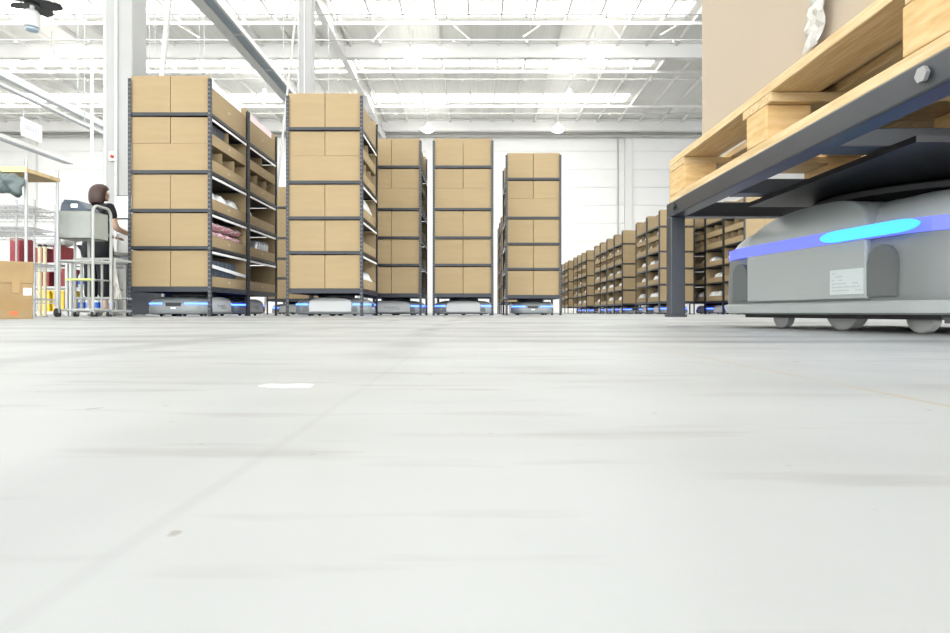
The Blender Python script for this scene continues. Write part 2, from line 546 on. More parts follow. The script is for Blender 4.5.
def rack_proto(detail=True):
    r = empty('storage_rack')
    t = 0.004; fl = 0.036
    p = MB()
    p.box(0, fl, 0, t, 0, RH)
    p.box(0, t, t, fl, 0, RH)
    p.box(-0.006, fl + 0.004, -0.006, fl + 0.004, 0, 0.012)
    pme_ = p.mesh('post', 'rack')
    h = MB()
    k = 0
    z = 0.08
    while z < RH - 0.03:
        for off in ((0.009, 0.022) if detail else (0.012,)):
            h.add([(off, -0.001, z), (off + 0.009, -0.001, z), (off + 0.009, -0.001, z + 0.016), (off, -0.001, z + 0.016)], [(0, 1, 2, 3)])
            h.add([(-0.001, off, z), (-0.001, off + 0.009, z), (-0.001, off + 0.009, z + 0.016), (-0.001, off, z + 0.016)], [(0, 1, 2, 3)])
        z += 0.05
    hme_ = h.mesh('perforations', 'hole')
    for sx in (0, 1):
        for sy in (0, 1):
            o = link('post', pme_, r, ((-1 if sx == 0 else 1) * RW / 2, (-1 if sy == 0 else 1) * RD / 2, 0))
            o.scale = (1 if sx == 0 else -1, 1 if sy == 0 else -1, 1)
            if detail:
                link('perforations', hme_, o)
    bh = 0.037
    bx = MB().box(-RW / 2 + 0.005, RW / 2 - 0.005, 0, 0.03, -bh, 0).mesh('shelf_beam', 'rack')
    by = MB().box(0, 0.03, -RD / 2 + 0.005, RD / 2 - 0.005, -bh, 0).mesh('shelf_beam', 'rack')
    bx0 = MB().box(-RW / 2 + 0.005, RW / 2 - 0.005, 0, 0.03, -0.06, 0).mesh('base_beam', 'rack')
    by0 = MB().box(0, 0.03, -RD / 2 + 0.005, RD / 2 - 0.005, -0.06, 0).mesh('base_beam', 'rack')
    dk = MB().box(-RW / 2 + 0.03, RW / 2 - 0.03, -RD / 2 + 0.03, RD / 2 - 0.03, -0.018, -0.002).mesh('shelf_deck', 'deck')
    rl = MB().box(0, 0.004, -RD / 2 + 0.05, RD / 2 - 0.05, -0.002, 0.026).mesh('label_rail', 'rail')
    for i, z in enumerate(LEV):
        A, B = (bx0, by0) if i == 0 else (bx, by)
        nm = 'base_beam' if i == 0 else 'shelf_beam'
        link(nm, A, r, (0, -RD / 2 + 0.006, z)); link(nm, A, r, (0, RD / 2 - 0.036, z))
        link(nm, B, r, (-RW / 2 + 0.006, 0, z)); link(nm, B, r, (RW / 2 - 0.036, 0, z))
        link('shelf_deck', dk, r, (0, 0, z))
        if detail and i > 0:
            link('label_rail', rl, r, (RW / 2 - 0.012, 0, z - bh - 0.045))
            link('label_rail', rl, r, (-RW / 2 + 0.008, 0, z - bh - 0.045))
    return r


BW = (RW - 0.05) / 2 - 0.004       # bin depth across the rack
BL = RD - 0.05
TW = 0.006


def bin_proto(h, lip, ndiv, wide=False, label=True):
    """origin at the bin's bottom centre, open towards +x"""
    r = empty('cardboard_bin')
    wx = BW * 2 + 0.006 if wide else BW
    b = MB()
    b.box(-wx / 2, wx / 2, -BL / 2, BL / 2, 0, TW)
    b.box(-wx / 2, wx / 2, -BL / 2, -BL / 2 + TW, TW, h)
    b.box(-wx / 2, wx / 2, BL / 2 - TW, BL / 2, TW, h)
    if wide:
        b.box(-TW / 2, TW / 2, -BL / 2 + TW, BL / 2 - TW, TW, h)
    else:
        b.box(-wx / 2, -wx / 2 + TW, -BL / 2 + TW, BL / 2 - TW, TW, h)
    b.build('bin_body', 'card', r)
    for s in ((1, -1) if wide else (1,)):
        l = MB()
        l.box(wx / 2 - TW, wx / 2, -BL / 2 + TW, BL / 2 - TW, TW, lip)
        o = l.build('front_lip', 'card', r)
        if s < 0:
            o.rotation_euler = (0, 0, PI)
        if label:
            MB().box(wx / 2, wx / 2 + 0.0015, -0.024, 0.024, lip * 0.55 - 0.012, lip * 0.55 + 0.012).build('label_sticker', 'card_pale', o)
    for k in range(ndiv):
        y = -BL / 2 + BL * (k + 1) / (ndiv + 1)
        for s in ((1, -1) if wide else (1,)):
            d = MB()
            x0 = 0.004 if wide else -wx / 2 + TW
            d.box(x0, wx / 2 - TW - 0.004, y - 0.003, y + 0.003, TW, h * 0.92)
            o = d.build('divider', 'card', r)
            if s < 0:
                o.rotation_euler = (0, 0, PI)
    return r


# tier: (base level z, height, lip, dividers, wide, words)
TIERS = [(LEV[0], 0.412, 0.12, 0, False, 'bottom shelf'),
         (LEV[1], 0.38, 0.13, 0, False, 'second shelf'),
         (LEV[2], 0.395, 0.13, 0, False, 'third shelf'),
         (LEV[3], 0.31, 0.14, 2, True, 'fourth shelf'),
         (LEV[3] + 0.313, 0.3, 0.13, 1, False, 'fourth shelf upper layer'),
         (LEV[4], 0.425, 0.31, 0, False, 'top shelf')]
BIN = {}
for det in (0, 1):
    for i, (z, h, lip, nd, wd, wn) in enumerate(TIERS):
        BIN[det, i] = bin_proto(h, lip, nd, wd, bool(det))
RACK = {1: rack_proto(True), 0: rack_proto(False)}
rj = random.Random(3)


def place_rack(cx, cy, label, short, det=1, group='mobile storage racks'):
    """cx, cy: middle of the rack"""
    r = copy_tree(RACK[det])
    r.location = (cx, cy, 0)
    tag(r, label, 'storage rack', group)
    for i, (z, h, lip, nd, wd, wn) in enumerate(TIERS):
        if wd:
            o = copy_tree(BIN[det, i], None, (cx, cy, z + 0.0015), 0)
            tag(o, 'wide tan cardboard bin across %s, %s' % (wn, short), 'cardboard bin', 'cardboard bins on the racks')
        else:
            for s, sw in ((-1, 'left'), (1, 'right')):
                j = rj.uniform(-0.003, 0.003)
                o = copy_tree(BIN[det, i], None, (cx + s * (BW / 2 + 0.004), cy + j, z + 0.0015), 0 if s > 0 else PI)
                tag(o, 'tan cardboard bin, %s half of %s, %s' % (sw, wn, short), 'cardboard bin', 'cardboard bins on the racks')
    return r


A1 = (-3.515, 6.9 + RD / 2)
A2 = (-3.515, 6.9 + RD * 1.5 + 0.02)
B1 = (-1.87, 7.45 + RD / 2)
CC = (-1.315, 9.4 + RD / 2)
DD = (-0.187, 9.4 + RD / 2)
EE = (1.0, 10.25 + RD / 2)
rack_A1 = place_rack(*A1, 'tall dark steel rack of cardboard bins, nearest and leftmost, beside the person', 'the leftmost rack')
place_rack(*A2, 'dark steel rack of cardboard bins standing directly behind the leftmost rack', 'the rack behind the leftmost')
place_rack(*B1, 'tall dark steel rack of cardboard bins, second from the left', 'the second front rack')
place_rack(*CC, 'dark steel rack of bins partly hidden behind the second front rack', 'the third front rack')
place_rack(*DD, 'dark steel rack of bins at picture centre, fully seen from the front', 'the centre rack')
place_rack(*EE, 'lone dark steel rack of bins just right of the centre rack', 'the rack right of centre')
place_rack(-4.05, 13.6, 'distant rack of bins glimpsed between the two big left racks', 'far rack between left racks', 0)
for k, wd_ in enumerate(('first', 'second')):
    place_rack(1.2, 17.6 + k * 1.17, '%s of two distant racks in line behind the rack right of centre' % wd_, '%s far rack right of centre' % wd_, 0)
RX = 4.87 + RW / 2
ORD = ['nearest', 'second', 'third', 'fourth', 'fifth', 'sixth', 'seventh', 'eighth', 'ninth', 'tenth', 'eleventh']
row_y = [15.9, 17.07, 19.9, 21.07, 22.24, 23.41, 26.3, 27.47, 28.64, 31.5, 32.67]
ROW = []
for k, y in enumerate(row_y):
    place_rack(RX, y + RD / 2, '%s rack of the long receding row right of the aisle' % ORD[k], '%s rack of right-hand row' % ORD[k], 0)
    ROW.append((RX, y + RD / 2))
RX2 = 6.1 + RW / 2
row2_y = [13.6, 14.77, 15.94]
ROW2 = []
for k, y in enumerate(row2_y):
    place_rack(RX2, y + RD / 2, '%s rack seen under the pallet stand beside the large robot' % ORD[k], '%s rack under the pallet' % ORD[k], 0)
    ROW2.append((RX2, y + RD / 2))
for d in list(BIN.values()) + list(RACK.values()):
    remove_tree(d)


# ---------------------------------------------------------------- goods in the bins
def soft_mesh(name, m, sx, sy, sz, seed, amp=0.012, pinch=0.5):
    """a flat filled bag, crumpled"""
    rr = random.Random(seed)
    nx, ny = 8, 6
    ph = [rr.uniform(0, 6.28) for _ in range(6)]
    top, bot = [], []
    for i in range(nx + 1):
        for j in range(ny + 1):
            u, v = i / nx * 2 - 1, j / ny * 2 - 1
            e = (1 - abs(u) ** 3) ** pinch * (1 - abs(v) ** 3) ** pinch
            wv = amp * (math.sin(5 * u + ph[0]) * math.cos(4 * v + ph[1]) + 0.6 * math.sin(9 * u + 7 * v + ph[2]))
            x_ = u * sx / 2 + amp * math.sin(6 * v + ph[3]) * 0.4
            y_ = v * sy / 2 + amp * math.sin(5 * u + ph[4]) * 0.4
            top.append((x_, y_, sz * 0.5 + e * sz * 0.5 + wv * e))
            bot.append((x_, y_, sz * 0.5 - e * sz * 0.5))
    N = (nx + 1) * (ny + 1)
    f = []
    for i in range(nx):
        for j in range(ny):
            a = i * (ny + 1) + j
            q = (a, a + 1, a + ny + 2, a + ny + 1)
            f.append(q)
            f.append(tuple(N + k for k in reversed(q)))
    b = MB().add(top + bot, f)
    me = bpy.data.meshes.new(name)
    bm = bmesh.new()
    vs = [bm.verts.new(p) for p in b.v]
    for q in b.f:
        bm.faces.new([vs[k] for k in q])
    bmesh.ops.remove_doubles(bm, verts=bm.verts, dist=1e-4)
    bmesh.ops.recalc_face_normals(bm, faces=bm.faces)
    bm.to_mesh(me)
    bm.free()
    me.materials.append(M[m])
    for p in me.polygons:
        p.use_smooth = True
    return me


bag_w = [soft_mesh('polybag', 'parcel', 0.32, 0.3, 0.24, s, 0.02, 0.35) for s in range(3)]
bag_p = [soft_mesh('printed_bag', 'pink', 0.3, 0.25, 0.088, s + 10) for s in range(3)]
bag_s = [soft_mesh('silver_pouch', 'silver', 0.26, 0.14, 0.05, s + 20) for s in range(2)]
XR = RW / 2 - 0.03            # inside face of the right lip
UP = 0.0015 + TW + 0.0015     # top of a bin's floor above its shelf


def put(me, name, x, y, z, rz, label, cat, group=None, rx=0, ry=0, sc=1):
    o = link(name, me, None, (x, y, z), (rx, ry, rz))
    if sc != 1:
        o.scale = (sc, sc, sc)
    return tag(o, label, cat, group)


NTH = ['first', 'second', 'third', 'fourth', 'fifth', 'sixth', 'seventh', 'eighth', 'ninth', 'tenth', 'eleventh', 'twelfth']
fx = A1[0] + XR
# dark folders, upper layer of the fourth shelf
fm = MB().box(-0.13, 0.13, -0.021, 0.021, 0, 0.25, 0.003).mesh('folder', 'folder')
zb = LEV[3] + 0.313 + UP
for k in range(10):
    y = A1[1] - BL / 2 + 0.05 + k * 0.047
    put(fm, 'ring_folder', fx - 0.16, y, zb, 0, '%s black folder from the front in a row, leftmost rack, fourth shelf' % NTH[k], 'folder', 'folders in the leftmost rack')
rb = random.Random(5)
for k in range(3):
    put(bag_w[k % 3], 'white_polybag', fx - 0.19, A1[1] - 0.36 + k * 0.34, LEV[2] + UP, rb.uniform(-0.05, 0.05),
        '%s crumpled white bag from the front, third shelf of the leftmost rack' % NTH[k], 'bag', 'white bags in the leftmost rack')
for k in range(12):
    lay, i = divmod(k, 4)
    put(bag_p[k % 3], 'printed_bag', fx - 0.17, A1[1] - 0.4 + i * 0.265, LEV[1] + UP + lay * 0.109, rb.uniform(-0.03, 0.03),
        'pink and red bag, %s layer, %s from the front, second shelf, leftmost rack' % (('bottom', 'middle', 'top')[lay], NTH[i]), 'bag', 'printed bags in the leftmost rack')
nm_ = MB().box(-0.13, 0.13, -0.055, 0.055, 0, 0.31, 0.004).mesh('navy_box', 'navy')
for k in range(7):
    put(nm_, 'navy_carton', fx - 0.165, A1[1] - BL / 2 + 0.09 + k * 0.118, LEV[0] + UP, 0, '%s dark navy carton from the front, bottom bin of the leftmost rack' % NTH[k], 'carton', 'navy cartons in the leftmost rack')
MB().box(RW / 2 - 0.026, RW / 2 - 0.021, -0.53, 0.53, -0.02, 0.02).build('label_rail', 'rail', rack_A1, False, (0, 0, LEV[0] + 0.21), (-0.06, 0, 0))
put(MB().box(-0.004, 0.004, -0.5, 0.5, 0, 0.425, 0.0).mesh('white_board', 'paper'), 'white_board', fx - 0.04, A1[1] - 0.01, LEV[4] + UP, 0, 'white foam board standing upright inside the top bin, leftmost rack', 'board', ry=0.0)
put(MB().box(-0.004, 0.004, -0.5, 0.5, 0, 0.425, 0.0).mesh('pink_board', mat('pink_card', (0.78, 0.62, 0.62), 0.7)), 'pink_board', fx - 0.04, A2[1], LEV[4] + UP, 0, 'pale pink board upright in the top bin of the rack behind leftmost', 'board', ry=0.0)
put(soft_mesh('red_pouch', 'red', 0.25, 0.28, 0.16, 41), 'red_pouch', fx - 0.18, A2[1] - 0.02, LEV[3] + UP, 0.0, 'dark red pouch in fourth shelf bin of the rack behind leftmost', 'pouch')
for k in range(5):
    put(bag_s[k % 2], 'silver_pouch', fx - 0.12, A2[1] - 0.02 + k * 0.1, LEV[1] + UP + 0.14, PI / 2, '%s silvery pouch from the front, second shelf of the rack behind leftmost' % NTH[k], 'pouch', 'silver pouches', rx=0, ry=PI / 2)
put(bag_w[1], 'white_polybag', fx - 0.19, A2[1] - 0.36, LEV[2] + UP, 0.05, 'white bag in third shelf bin of the rack behind leftmost', 'bag')
# second front rack: white bag bulging out, flat white packets
bx_ = B1[0] + XR
put(soft_mesh('bulging_bag', 'parcel', 0.36, 0.75, 0.31, 51, 0.03), 'bulging_white_bag', bx_ - 0.19, B1[1] + 0.05, LEV[2] + UP, 0, 'large crumpled white bag bulging above the bin lip of the second front rack', 'bag')
for k in range(3):
    put(bag_w[k % 3], 'white_polybag', bx_ - 0.19, B1[1] - 0.34 + k * 0.34, LEV[0] + UP, rb.uniform(-.05, .05), '%s white packet from the front, bottom bin of the second front rack' % NTH[k], 'packet', 'white packets in the second front rack')
# right-hand rows: white packets behind the lips on the aisle side
rr_ = random.Random(12)
for (racks, nm, wds) in ((ROW[:9], 'of right-hand row', ORD), (ROW2, 'under the pallet', ORD)):
    for k, (cx, cy) in enumerate(racks):
        for i, (z, h, lip, nd, wd, wn) in enumerate(TIERS):
            if i in (3, 4, 5) and nm != 'of right-hand row':
                continue
            if i == 5:
                continue
            pos = [-0.34, 0.0, 0.34] if nd != 1 else [-0.3, 0.3]
            if nd == 2:
                pos = [-0.36, 0.0, 0.36]
            ch = sorted(rr_.sample(range(len(pos)), 2 if k < 4 and rr_.random() < 0.6 else 1))
            for q in ch:
                put(bag_w[rr_.randrange(3)], 'white_polybag', cx - XR + 0.19, cy + pos[q], z + UP, rr_.uniform(-.05, .05),
                    '%s white packet, %s, %s rack %s' % (('near-end', 'middle', 'far-end')[q if len(pos) == 3 else q * 2], wn, wds[k], nm), 'packet', 'white packets in the racks %s' % nm)


# ================================================================= ROBOTS
def plan(L, W, r, n=10):
    """rounded rectangle, counter-clockwise from (+L/2, -W/2+r)"""
    pts = []
    for cx, cy, a0 in ((L / 2 - r, W / 2 - r, 0), (-L / 2 + r, W / 2 - r, 90), (-L / 2 + r, -W / 2 + r, 180), (L / 2 - r, -W / 2 + r, 270)):
        for k in range(n + 1):
            a = math.radians(a0 + 90 * k / n)
            pts.append((cx + r * math.cos(a), cy + r * math.sin(a)))
    return pts


def robot_proto(L, W, H, hs, pw, label_lines, top_z, near=False, end_window=True):
    r = empty('transport_robot')
    k = H / 0.24
    prof = [(0.034, 0.012), (0.058, 0.002), (0.075, 0.0), (0.125, 0.003), (0.15, 0.006), (0.17, 0.013), (0.19, 0.03), (0.205, 0.055), (0.217, 0.09), (0.228, 0.14), (0.235, 0.19), (0.24, 0.24)]
    if near:
        prof = [(0.03, 0.012), (0.05, 0.002), (0.065, 0.0), (0.125, 0.003), (0.155, 0.006), (0.172, 0.012), (0.19, 0.026), (0.205, 0.046), (0.217, 0.075), (0.228, 0.125), (0.236, 0.18), (0.24, 0.225)]
    prof = [(z * k, ins) for z, ins in prof]
    R0 = 0.2 if not near else 0.14

    def inset(z):
        for (z0, i0), (z1, i1) in zip(prof[:-1], prof[1:]):
            if z0 <= z <= z1:
                return i0 + (i1 - i0) * (z - z0) / (z1 - z0)
        return prof[-1][1] if z > prof[-1][0] else prof[0][1]

    def ring(z, out=0.0, n=10):
        i_ = inset(z) - out
        rad = max(R0 - i_ * 0.5, 0.06)
        return [(x, y, z) for x, y in plan(L - 2 * i_, W - 2 * i_, min(rad, (W - 2 * i_) / 2 - 0.001), n)]

    def shell(name, zs, m, out=0.0, cap=False, base=False):
        b = MB()
        rings = [ring(z, out) for z in zs]
        n = len(rings[0])
        f = []
        for i in range(len(rings) - 1):
            for j in range(n):
                f.append((i * n + j, i * n + (j + 1) % n, (i + 1) * n + (j + 1) % n, (i + 1) * n + j))
        if cap:
            f.append(tuple((len(rings) - 1) * n + j for j in range(n)))
        if base:
            f.append(tuple(range(n - 1, -1, -1)))
        b.add([p for q in rings for p in q], f)
        return b.build(name, m, r, True)
    zs = [p[0] for p in prof]
    split = hs
    low = [z for z in zs if z < split] + [split]
    up = [split] + [z for z in zs if z > split]
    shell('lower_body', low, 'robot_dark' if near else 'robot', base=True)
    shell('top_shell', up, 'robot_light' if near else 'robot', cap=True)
    # bumper skirt
    zb0, zb1 = (0.03 * k, 0.052 * k)
    b = MB()
    rg = [ring(zb0, 0.004), ring(zb0 + 0.004, 0.012), ring(zb1 - 0.004, 0.012), ring(zb1, 0.002)]
    n = len(rg[0])
    f = []
    for i in range(3):
        for j in range(n):
            f.append((i * n + j, i * n + (j + 1) % n, (i + 1) * n + (j + 1) % n, (i + 1) * n + j))
    b.add([p for q in rg for p in q], f)
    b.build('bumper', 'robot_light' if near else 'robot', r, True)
    # chassis and wheels
    MB().box(-L / 2 + 0.1, L / 2 - 0.1, -W / 2 + 0.06, W / 2 - 0.06, 0.03 if near else 0.02, 0.05).build('chassis', 'black', r)
    for x, y, rad in [(0.0, s * (W / 2 - 0.13), 0.062) for s in (-1, 1)]:
        MB().lathe([(rad * 0.8, -0.02), (rad, -0.015), (rad, 0.015), (rad * 0.8, 0.02)], 20, 'y', (x, y, rad)).build('drive_wheel', 'wheel' if near else 'rubber', r, True)
    for sx in (-1, 1):
        for sy in (-1, 1):
            rad = 0.026 if not near else 0.036
            MB().lathe([(rad * 0.8, -0.014), (rad, -0.01), (rad, 0.01), (rad * 0.8, 0.014)], 16, 'y', (sx * (L / 2 - 0.2), sy * (W / 2 - 0.12), rad)).build('caster', 'wheel' if near else 'rubber', r, True)
    # side panels (long sides): arched plates standing proud of the shoulder
    for s in (-1, 1):
        z0, z1 = 0.056 * k, 0.236 * k
        zs_ = 0.165 * k
        arc = [(-pw / 2, z0), (pw / 2, z0)]
        for t in range(0, 17):
            a = PI * t / 16
            c_ = math.cos(a)
            arc.append((pw / 2 * (abs(c_) ** 0.75) * (1 if c_ > 0 else -1), zs_ + (z1 - zs_) * math.sin(a) ** 0.85))
        lean = lambda z: 0.03 * k * max(0.0, (z - zs_) / (z1 - zs_)) ** 2
        m_ = len(arc)
        rings = []
        for sc_, dy in ((1.0, 0.0), (1.0, 0.008), (0.985, 0.012)):
            zc_ = (z0 + z1) / 2
            rings.append([(x * sc_, s * (W / 2 - 0.004 + dy - lean(z)), zc_ + (z - zc_) * sc_) for x, z in arc])
        back = [(x, s * (W / 2 - 0.16), z) for x, z in arc]
        rings = [back] + rings
        vs = [p for q in rings for p in q]
        f = []
        for i in range(len(rings) - 1):
            for j in range(m_):
                f.append((i * m_ + j, i * m_ + (j + 1) % m_, (i + 1) * m_ + (j + 1) % m_, (i + 1) * m_ + j))
        # front face as a fan of rows so that the lean stays smooth
        o_ = 3 * m_
        right = list(range(2, 2 + 9)); left = list(range(2 + 16, 2 + 7, -1))
        f.append((o_ + 0, o_ + 1, o_ + 2, o_ + 18))
        for t in range(8):
            A_, B_, C_, D_ = o_ + right[t], o_ + right[t + 1], o_ + left[t + 1], o_ + left[t]
            f.append((A_, B_, C_, D_) if B_ != C_ else (A_, B_, D_))
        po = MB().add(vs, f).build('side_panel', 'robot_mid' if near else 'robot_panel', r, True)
        for e in (-1, 1):
            q = MB()
            wI = 0.075
            zt = hs * 0.86
            xc = e * (pw / 2 + wI / 2 + 0.002)
            ou = s * (W / 2 + 0.006)
            prof2 = [(xc - wI / 2, z0 + 0.004), (xc + wI / 2, z0 + 0.004)]
            for t in range(0, 7):
                a = PI * t / 6
                prof2.append((xc + wI / 2 * math.cos(a), zt - wI / 2 + wI / 2 * math.sin(a)))
            vv = [(x, ou, z) for x, z in prof2] + [(x, s * (W / 2 - 0.02), z) for x, z in prof2]
            m_ = len(prof2)
            ff = [tuple(range(m_)), tuple(range(2 * m_ - 1, m_ - 1, -1))] + [(i, (i + 1) % m_, m_ + (i + 1) % m_, m_ + i) for i in range(m_)]
            q.add(vv, ff).build('side_insert', 'robot_insert', r)
        if label_lines:
            t = MB()
            rq = random.Random(4)
            for row, (zc, hgt, x0, cnt, wch) in enumerate(((0.128 * k, 0.017, -0.14, 8, 0.024), (0.1 * k, 0.022, -0.06, 5, 0.03))):
                for c in range(cnt):
                    xa = x0 + c * wch * 1.25
                    y_ = s * (W / 2 + 0.0085)
                    for seg in range(3):
                        a0 = xa + rq.uniform(0, wch * 0.4); a1 = xa + rq.uniform(wch * 0.6, wch)
                        zz = zc - hgt / 2 + hgt * seg / 2
                        t.box(s * -a0 if s > 0 else a0, s * -a1 if s > 0 else a1, y_ - 0.0015, y_ + 0.0015, zz - 0.002, zz + 0.002)
                    xa2 = xa + wch * rq.choice((0.1, 0.45, 0.85))
                    t.box((s * -xa2 if s > 0 else xa2) - 0.002, (s * -xa2 if s > 0 else xa2) + 0.002, y_ - 0.0015, y_ + 0.0015, zc - hgt / 2, zc + hgt / 2)
            t.build('panel_lettering', 'ink', po)
    # light strips around the corners
    pts = plan(L - 2 * inset(hs) + 0.012, W - 2 * inset(hs) + 0.012, R0, 14)
    hh = 0.0105 * k
    for sx in (-1, 1):
        for sy in (-1, 1):
            seq = []
            # from the side panel edge round the corner to the end window
            xs_ = L / 2 - inset(hs) + 0.006
            ys_ = W / 2 - inset(hs) + 0.006
            path = [(pw / 2 + 0.05, ys_), (L / 2 - R0 - 0.005, ys_)]
            cx_, cy_ = xs_ - R0, ys_ - R0
            for q in range(0, 11):
                a = PI / 2 - (PI / 2) * q / 10
                path.append((cx_ + R0 * math.cos(a), cy_ + R0 * math.sin(a)))
            path.append((xs_, 0.13))
            if path[1][0] <= path[0][0]:
                path.pop(0)
            b = MB()
            vs = []
            for (x, y) in path:
                nx_, ny_ = (0, 1)
                for dz in (-hh, hh):
                    vs.append((sx * x, sy * y, hs + dz))
                for dz in (-hh, hh):
                    vs.append((sx * (x - 0.012 * (1 if x > cx_ else 0)), sy * (y - 0.012 * (1 if y > cy_ else 0)), hs + dz))
            f = []
            for i in range(len(path) - 1):
                a, c = i * 4, i * 4 + 4
                f += [(a, c, c + 1, a + 1), (a + 1, c + 1, c + 3, a + 3), (a + 2, a + 3, c + 3, c + 2), (a, a + 2, c + 2, c)]
            e = (len(path) - 1) * 4
            f += [(0, 1, 3, 2), (e, e + 2, e + 3, e + 1)]
            b.add(vs, f).build('light_strip', 'indigo' if near else 'blue', r)
    if near:
        for s in (-1, 1):
            ys_ = s * (W / 2 - inset(hs) + 0.01)
            b = MB().box(-pw / 2 - 0.06, pw / 2 + 0.06, ys_ - 0.012 * s - 0.003, ys_ + 0.006 * s + 0.003, hs - hh, hs + hh)
            b.build('light_trail_strip', 'indigo', r)  # motion trail of the moving light bar, added as a glowing strip
            b = MB()
            n_ = 10
            x0, x1 = (-0.36, -0.09)
            prof2 = []
            for t in range(n_ + 1):
                a = PI / 2 + PI * t / n_
                prof2.append((x0 + 0.05 + 0.05 * math.cos(a), hs + hh * 0.92 * math.sin(a)))
            for t in range(n_ + 1):
                a = -PI / 2 + PI * t / n_
                prof2.append((x1 - 0.05 + 0.05 * math.cos(a), hs + hh * 0.92 * math.sin(a)))
            m_ = len(prof2)
            yo = s * (W / 2 - inset(hs) + 0.026)
            vv = [(x, yo, z) for x, z in prof2] + [(x, yo - s * 0.006, z) for x, z in prof2]
            b.add(vv, [tuple(range(m_)), tuple(range(2 * m_ - 1, m_ - 1, -1))] + [(i, (i + 1) % m_, m_ + (i + 1) % m_, m_ + i) for i in range(m_)])
            b.build('bright_light_bar', 'cyan', r)
    # end faces: dark sensor window and white sticker
    for s in (-1, 1):
        xo = s * (L / 2 - inset(0.13 * k) + 0.003)
        MB().box(min(xo, xo - s * 0.02), max(xo, xo - s * 0.02), -0.09, 0.09, 0.118 * k, 0.16 * k, 0.003).build('sensor_window', 'black', r)
        xo = s * (L / 2 + 0.001)
        MB().box(min(xo, xo - s * 0.01), max(xo, xo - s * 0.01), -0.03, 0.03, 0.088 * k, 0.105 * k).build('end_sticker', 'paper', r)
    # lifting turntable
    tr = W / 2 - (0.12 if not near else 0.1)
    MB().lathe([(tr * 0.9, H - 0.004), (tr, H + 0.006), (tr, top_z - 0.006), (tr * 0.98, top_z)], 40).build('lifting_turntable', 'black', r, True)
    return r


TOPZ = LEV[0] - 0.062
rob_text = robot_proto(0.98, 0.72, 0.24, 0.150, 0.54, True, TOPZ)
rob_plain = robot_proto(0.98, 0.72, 0.24, 0.150, 0.54, False, TOPZ)


def put_robot(proto, x, y, rz, label):
    o = copy_tree(proto, None, (x, y, 0), rz)
    return tag(o, label, 'robot', 'transport robots under the racks')


put_robot(rob_text, A1[0], A1[1], PI / 2, 'grey transport robot with blue lights under the leftmost rack, end facing out')
put_robot(rob_text, A2[0], A2[1], PI / 2, 'grey transport robot with blue lights under the rack behind the leftmost')
put_robot(rob_plain, B1[0] + 0.02, B1[1], 0, 'transport robot with plain white side panel under the second front rack')
put_robot(rob_text, CC[0], CC[1], 0, 'transport robot with lettered side panel under the third front rack')
put_robot(rob_plain, DD[0], DD[1], 0, 'transport robot with plain white panel under the centre rack')
put_robot(rob_plain, EE[0], EE[1], PI / 2, 'transport robot with blue lights under the rack right of centre')
put_robot(rob_plain, -4.05, 13.6, 0, 'distant blue-lit robot glimpsed between the two big left racks')
for k in range(9):
    put_robot(rob_plain, ROW[k][0], ROW[k][1], PI / 2, 'small blue-lit robot under the %s rack of the right-hand row' % ORD[k])
for k in range(3):
    put_robot(rob_plain, ROW2[k][0], ROW2[k][1], PI / 2, 'small blue-lit robot under the %s rack seen below the pallet' % ORD[k])
remove_tree(rob_text); remove_tree(rob_plain)

# ---------------------------------------------------------------- pallet stand, large robot, pallet, carton
SX0, SX1 = 0.647, 1.647        # outer faces of the stand across
SY0, SY1 = 0.77, 2.03
ZT = 0.41                      # top of the stand
LIFT = 0.03
BH = 0.048
NR = robot_proto(0.87, 0.72, 0.322, 0.220, 0.44, False, ZT - 0.063, near=True)
NR.location = (1.184, 1.575, 0)
NR.rotation_euler = (0, 0, PI / 2 + math.radians(8))
tag(NR, 'large grey transport robot with glowing blue strip, carrying the pallet stand at right', 'robot')
# data plate on the side towards the camera (local +y side faces -x)
yp = 0.36 + 0.008
pl = MB().box(-0.215, -0.115, yp, yp + 0.002, 0.086, 0.143).build('data_plate', 'plate', NR)
ink = MB()
rq = random.Random(9)
for i in range(6):
    z = 0.135 - i * 0.008
    x_ = -0.122
    while x_ > -0.208:
        w_ = rq.uniform(0.004, 0.014)
        if i == 0 and x_ < -0.142:
            break
        if not (i in (1, 2) and x_ < -0.15) and rq.random() < 0.85:
            ink.box(max(x_ - w_, -0.211), x_, yp + 0.002, yp + 0.0025, z - 0.0014, z + 0.0014)
        x_ -= w_ + 0.003
ink.build('data_plate_print', 'ink_soft', pl)

st = tag(empty('pallet_stand', ((SX0 + SX1) / 2, (SY0 + SY1) / 2, LIFT)), 'dark grey steel stand carrying a wooden pallet above the large robot', 'stand')
hw, hl = (SX1 - SX0) / 2, (SY1 - SY0) / 2
zt = ZT - LIFT
for s in (-1, 1):
    MB().box(s * hw - (0.05 if s > 0 else 0), s * hw + (0.05 if s < 0 else 0), -hl, hl, zt - BH, zt, 0.004).build('side_beam', 'stand', st)
    MB().box(-hw + 0.05, hw - 0.05, s * hl - (0.05 if s > 0 else 0), s * hl + (0.05 if s < 0 else 0), zt - BH, zt, 0.004).build('end_beam', 'stand', st)
    for q in (-1, 1):
        x0 = s * hw - (0.048 if s > 0 else 0); y0 = q * hl - (0.048 if q > 0 else 0)
        lg = MB().box(x0, x0 + 0.048, y0, y0 + 0.048, 0.006, zt - BH + 0.001, 0.003).build('leg', 'stand', st)
        MB().box(x0 - 0.004, x0 + 0.052, y0 - 0.004, y0 + 0.052, 0, 0.008).build('foot_plate', 'stand', lg)
        # bolt heads on the outer face of the side beam
        MB().lathe([(0.012, 0.0), (0.012, 0.006), (0.006, 0.009)], 6, 'x', (s * hw - (0.009 if s < 0 else 0), q * 0.54, zt - BH / 2)).build('bolt_head', 'chrome' if q < 0 else 'stand', st)
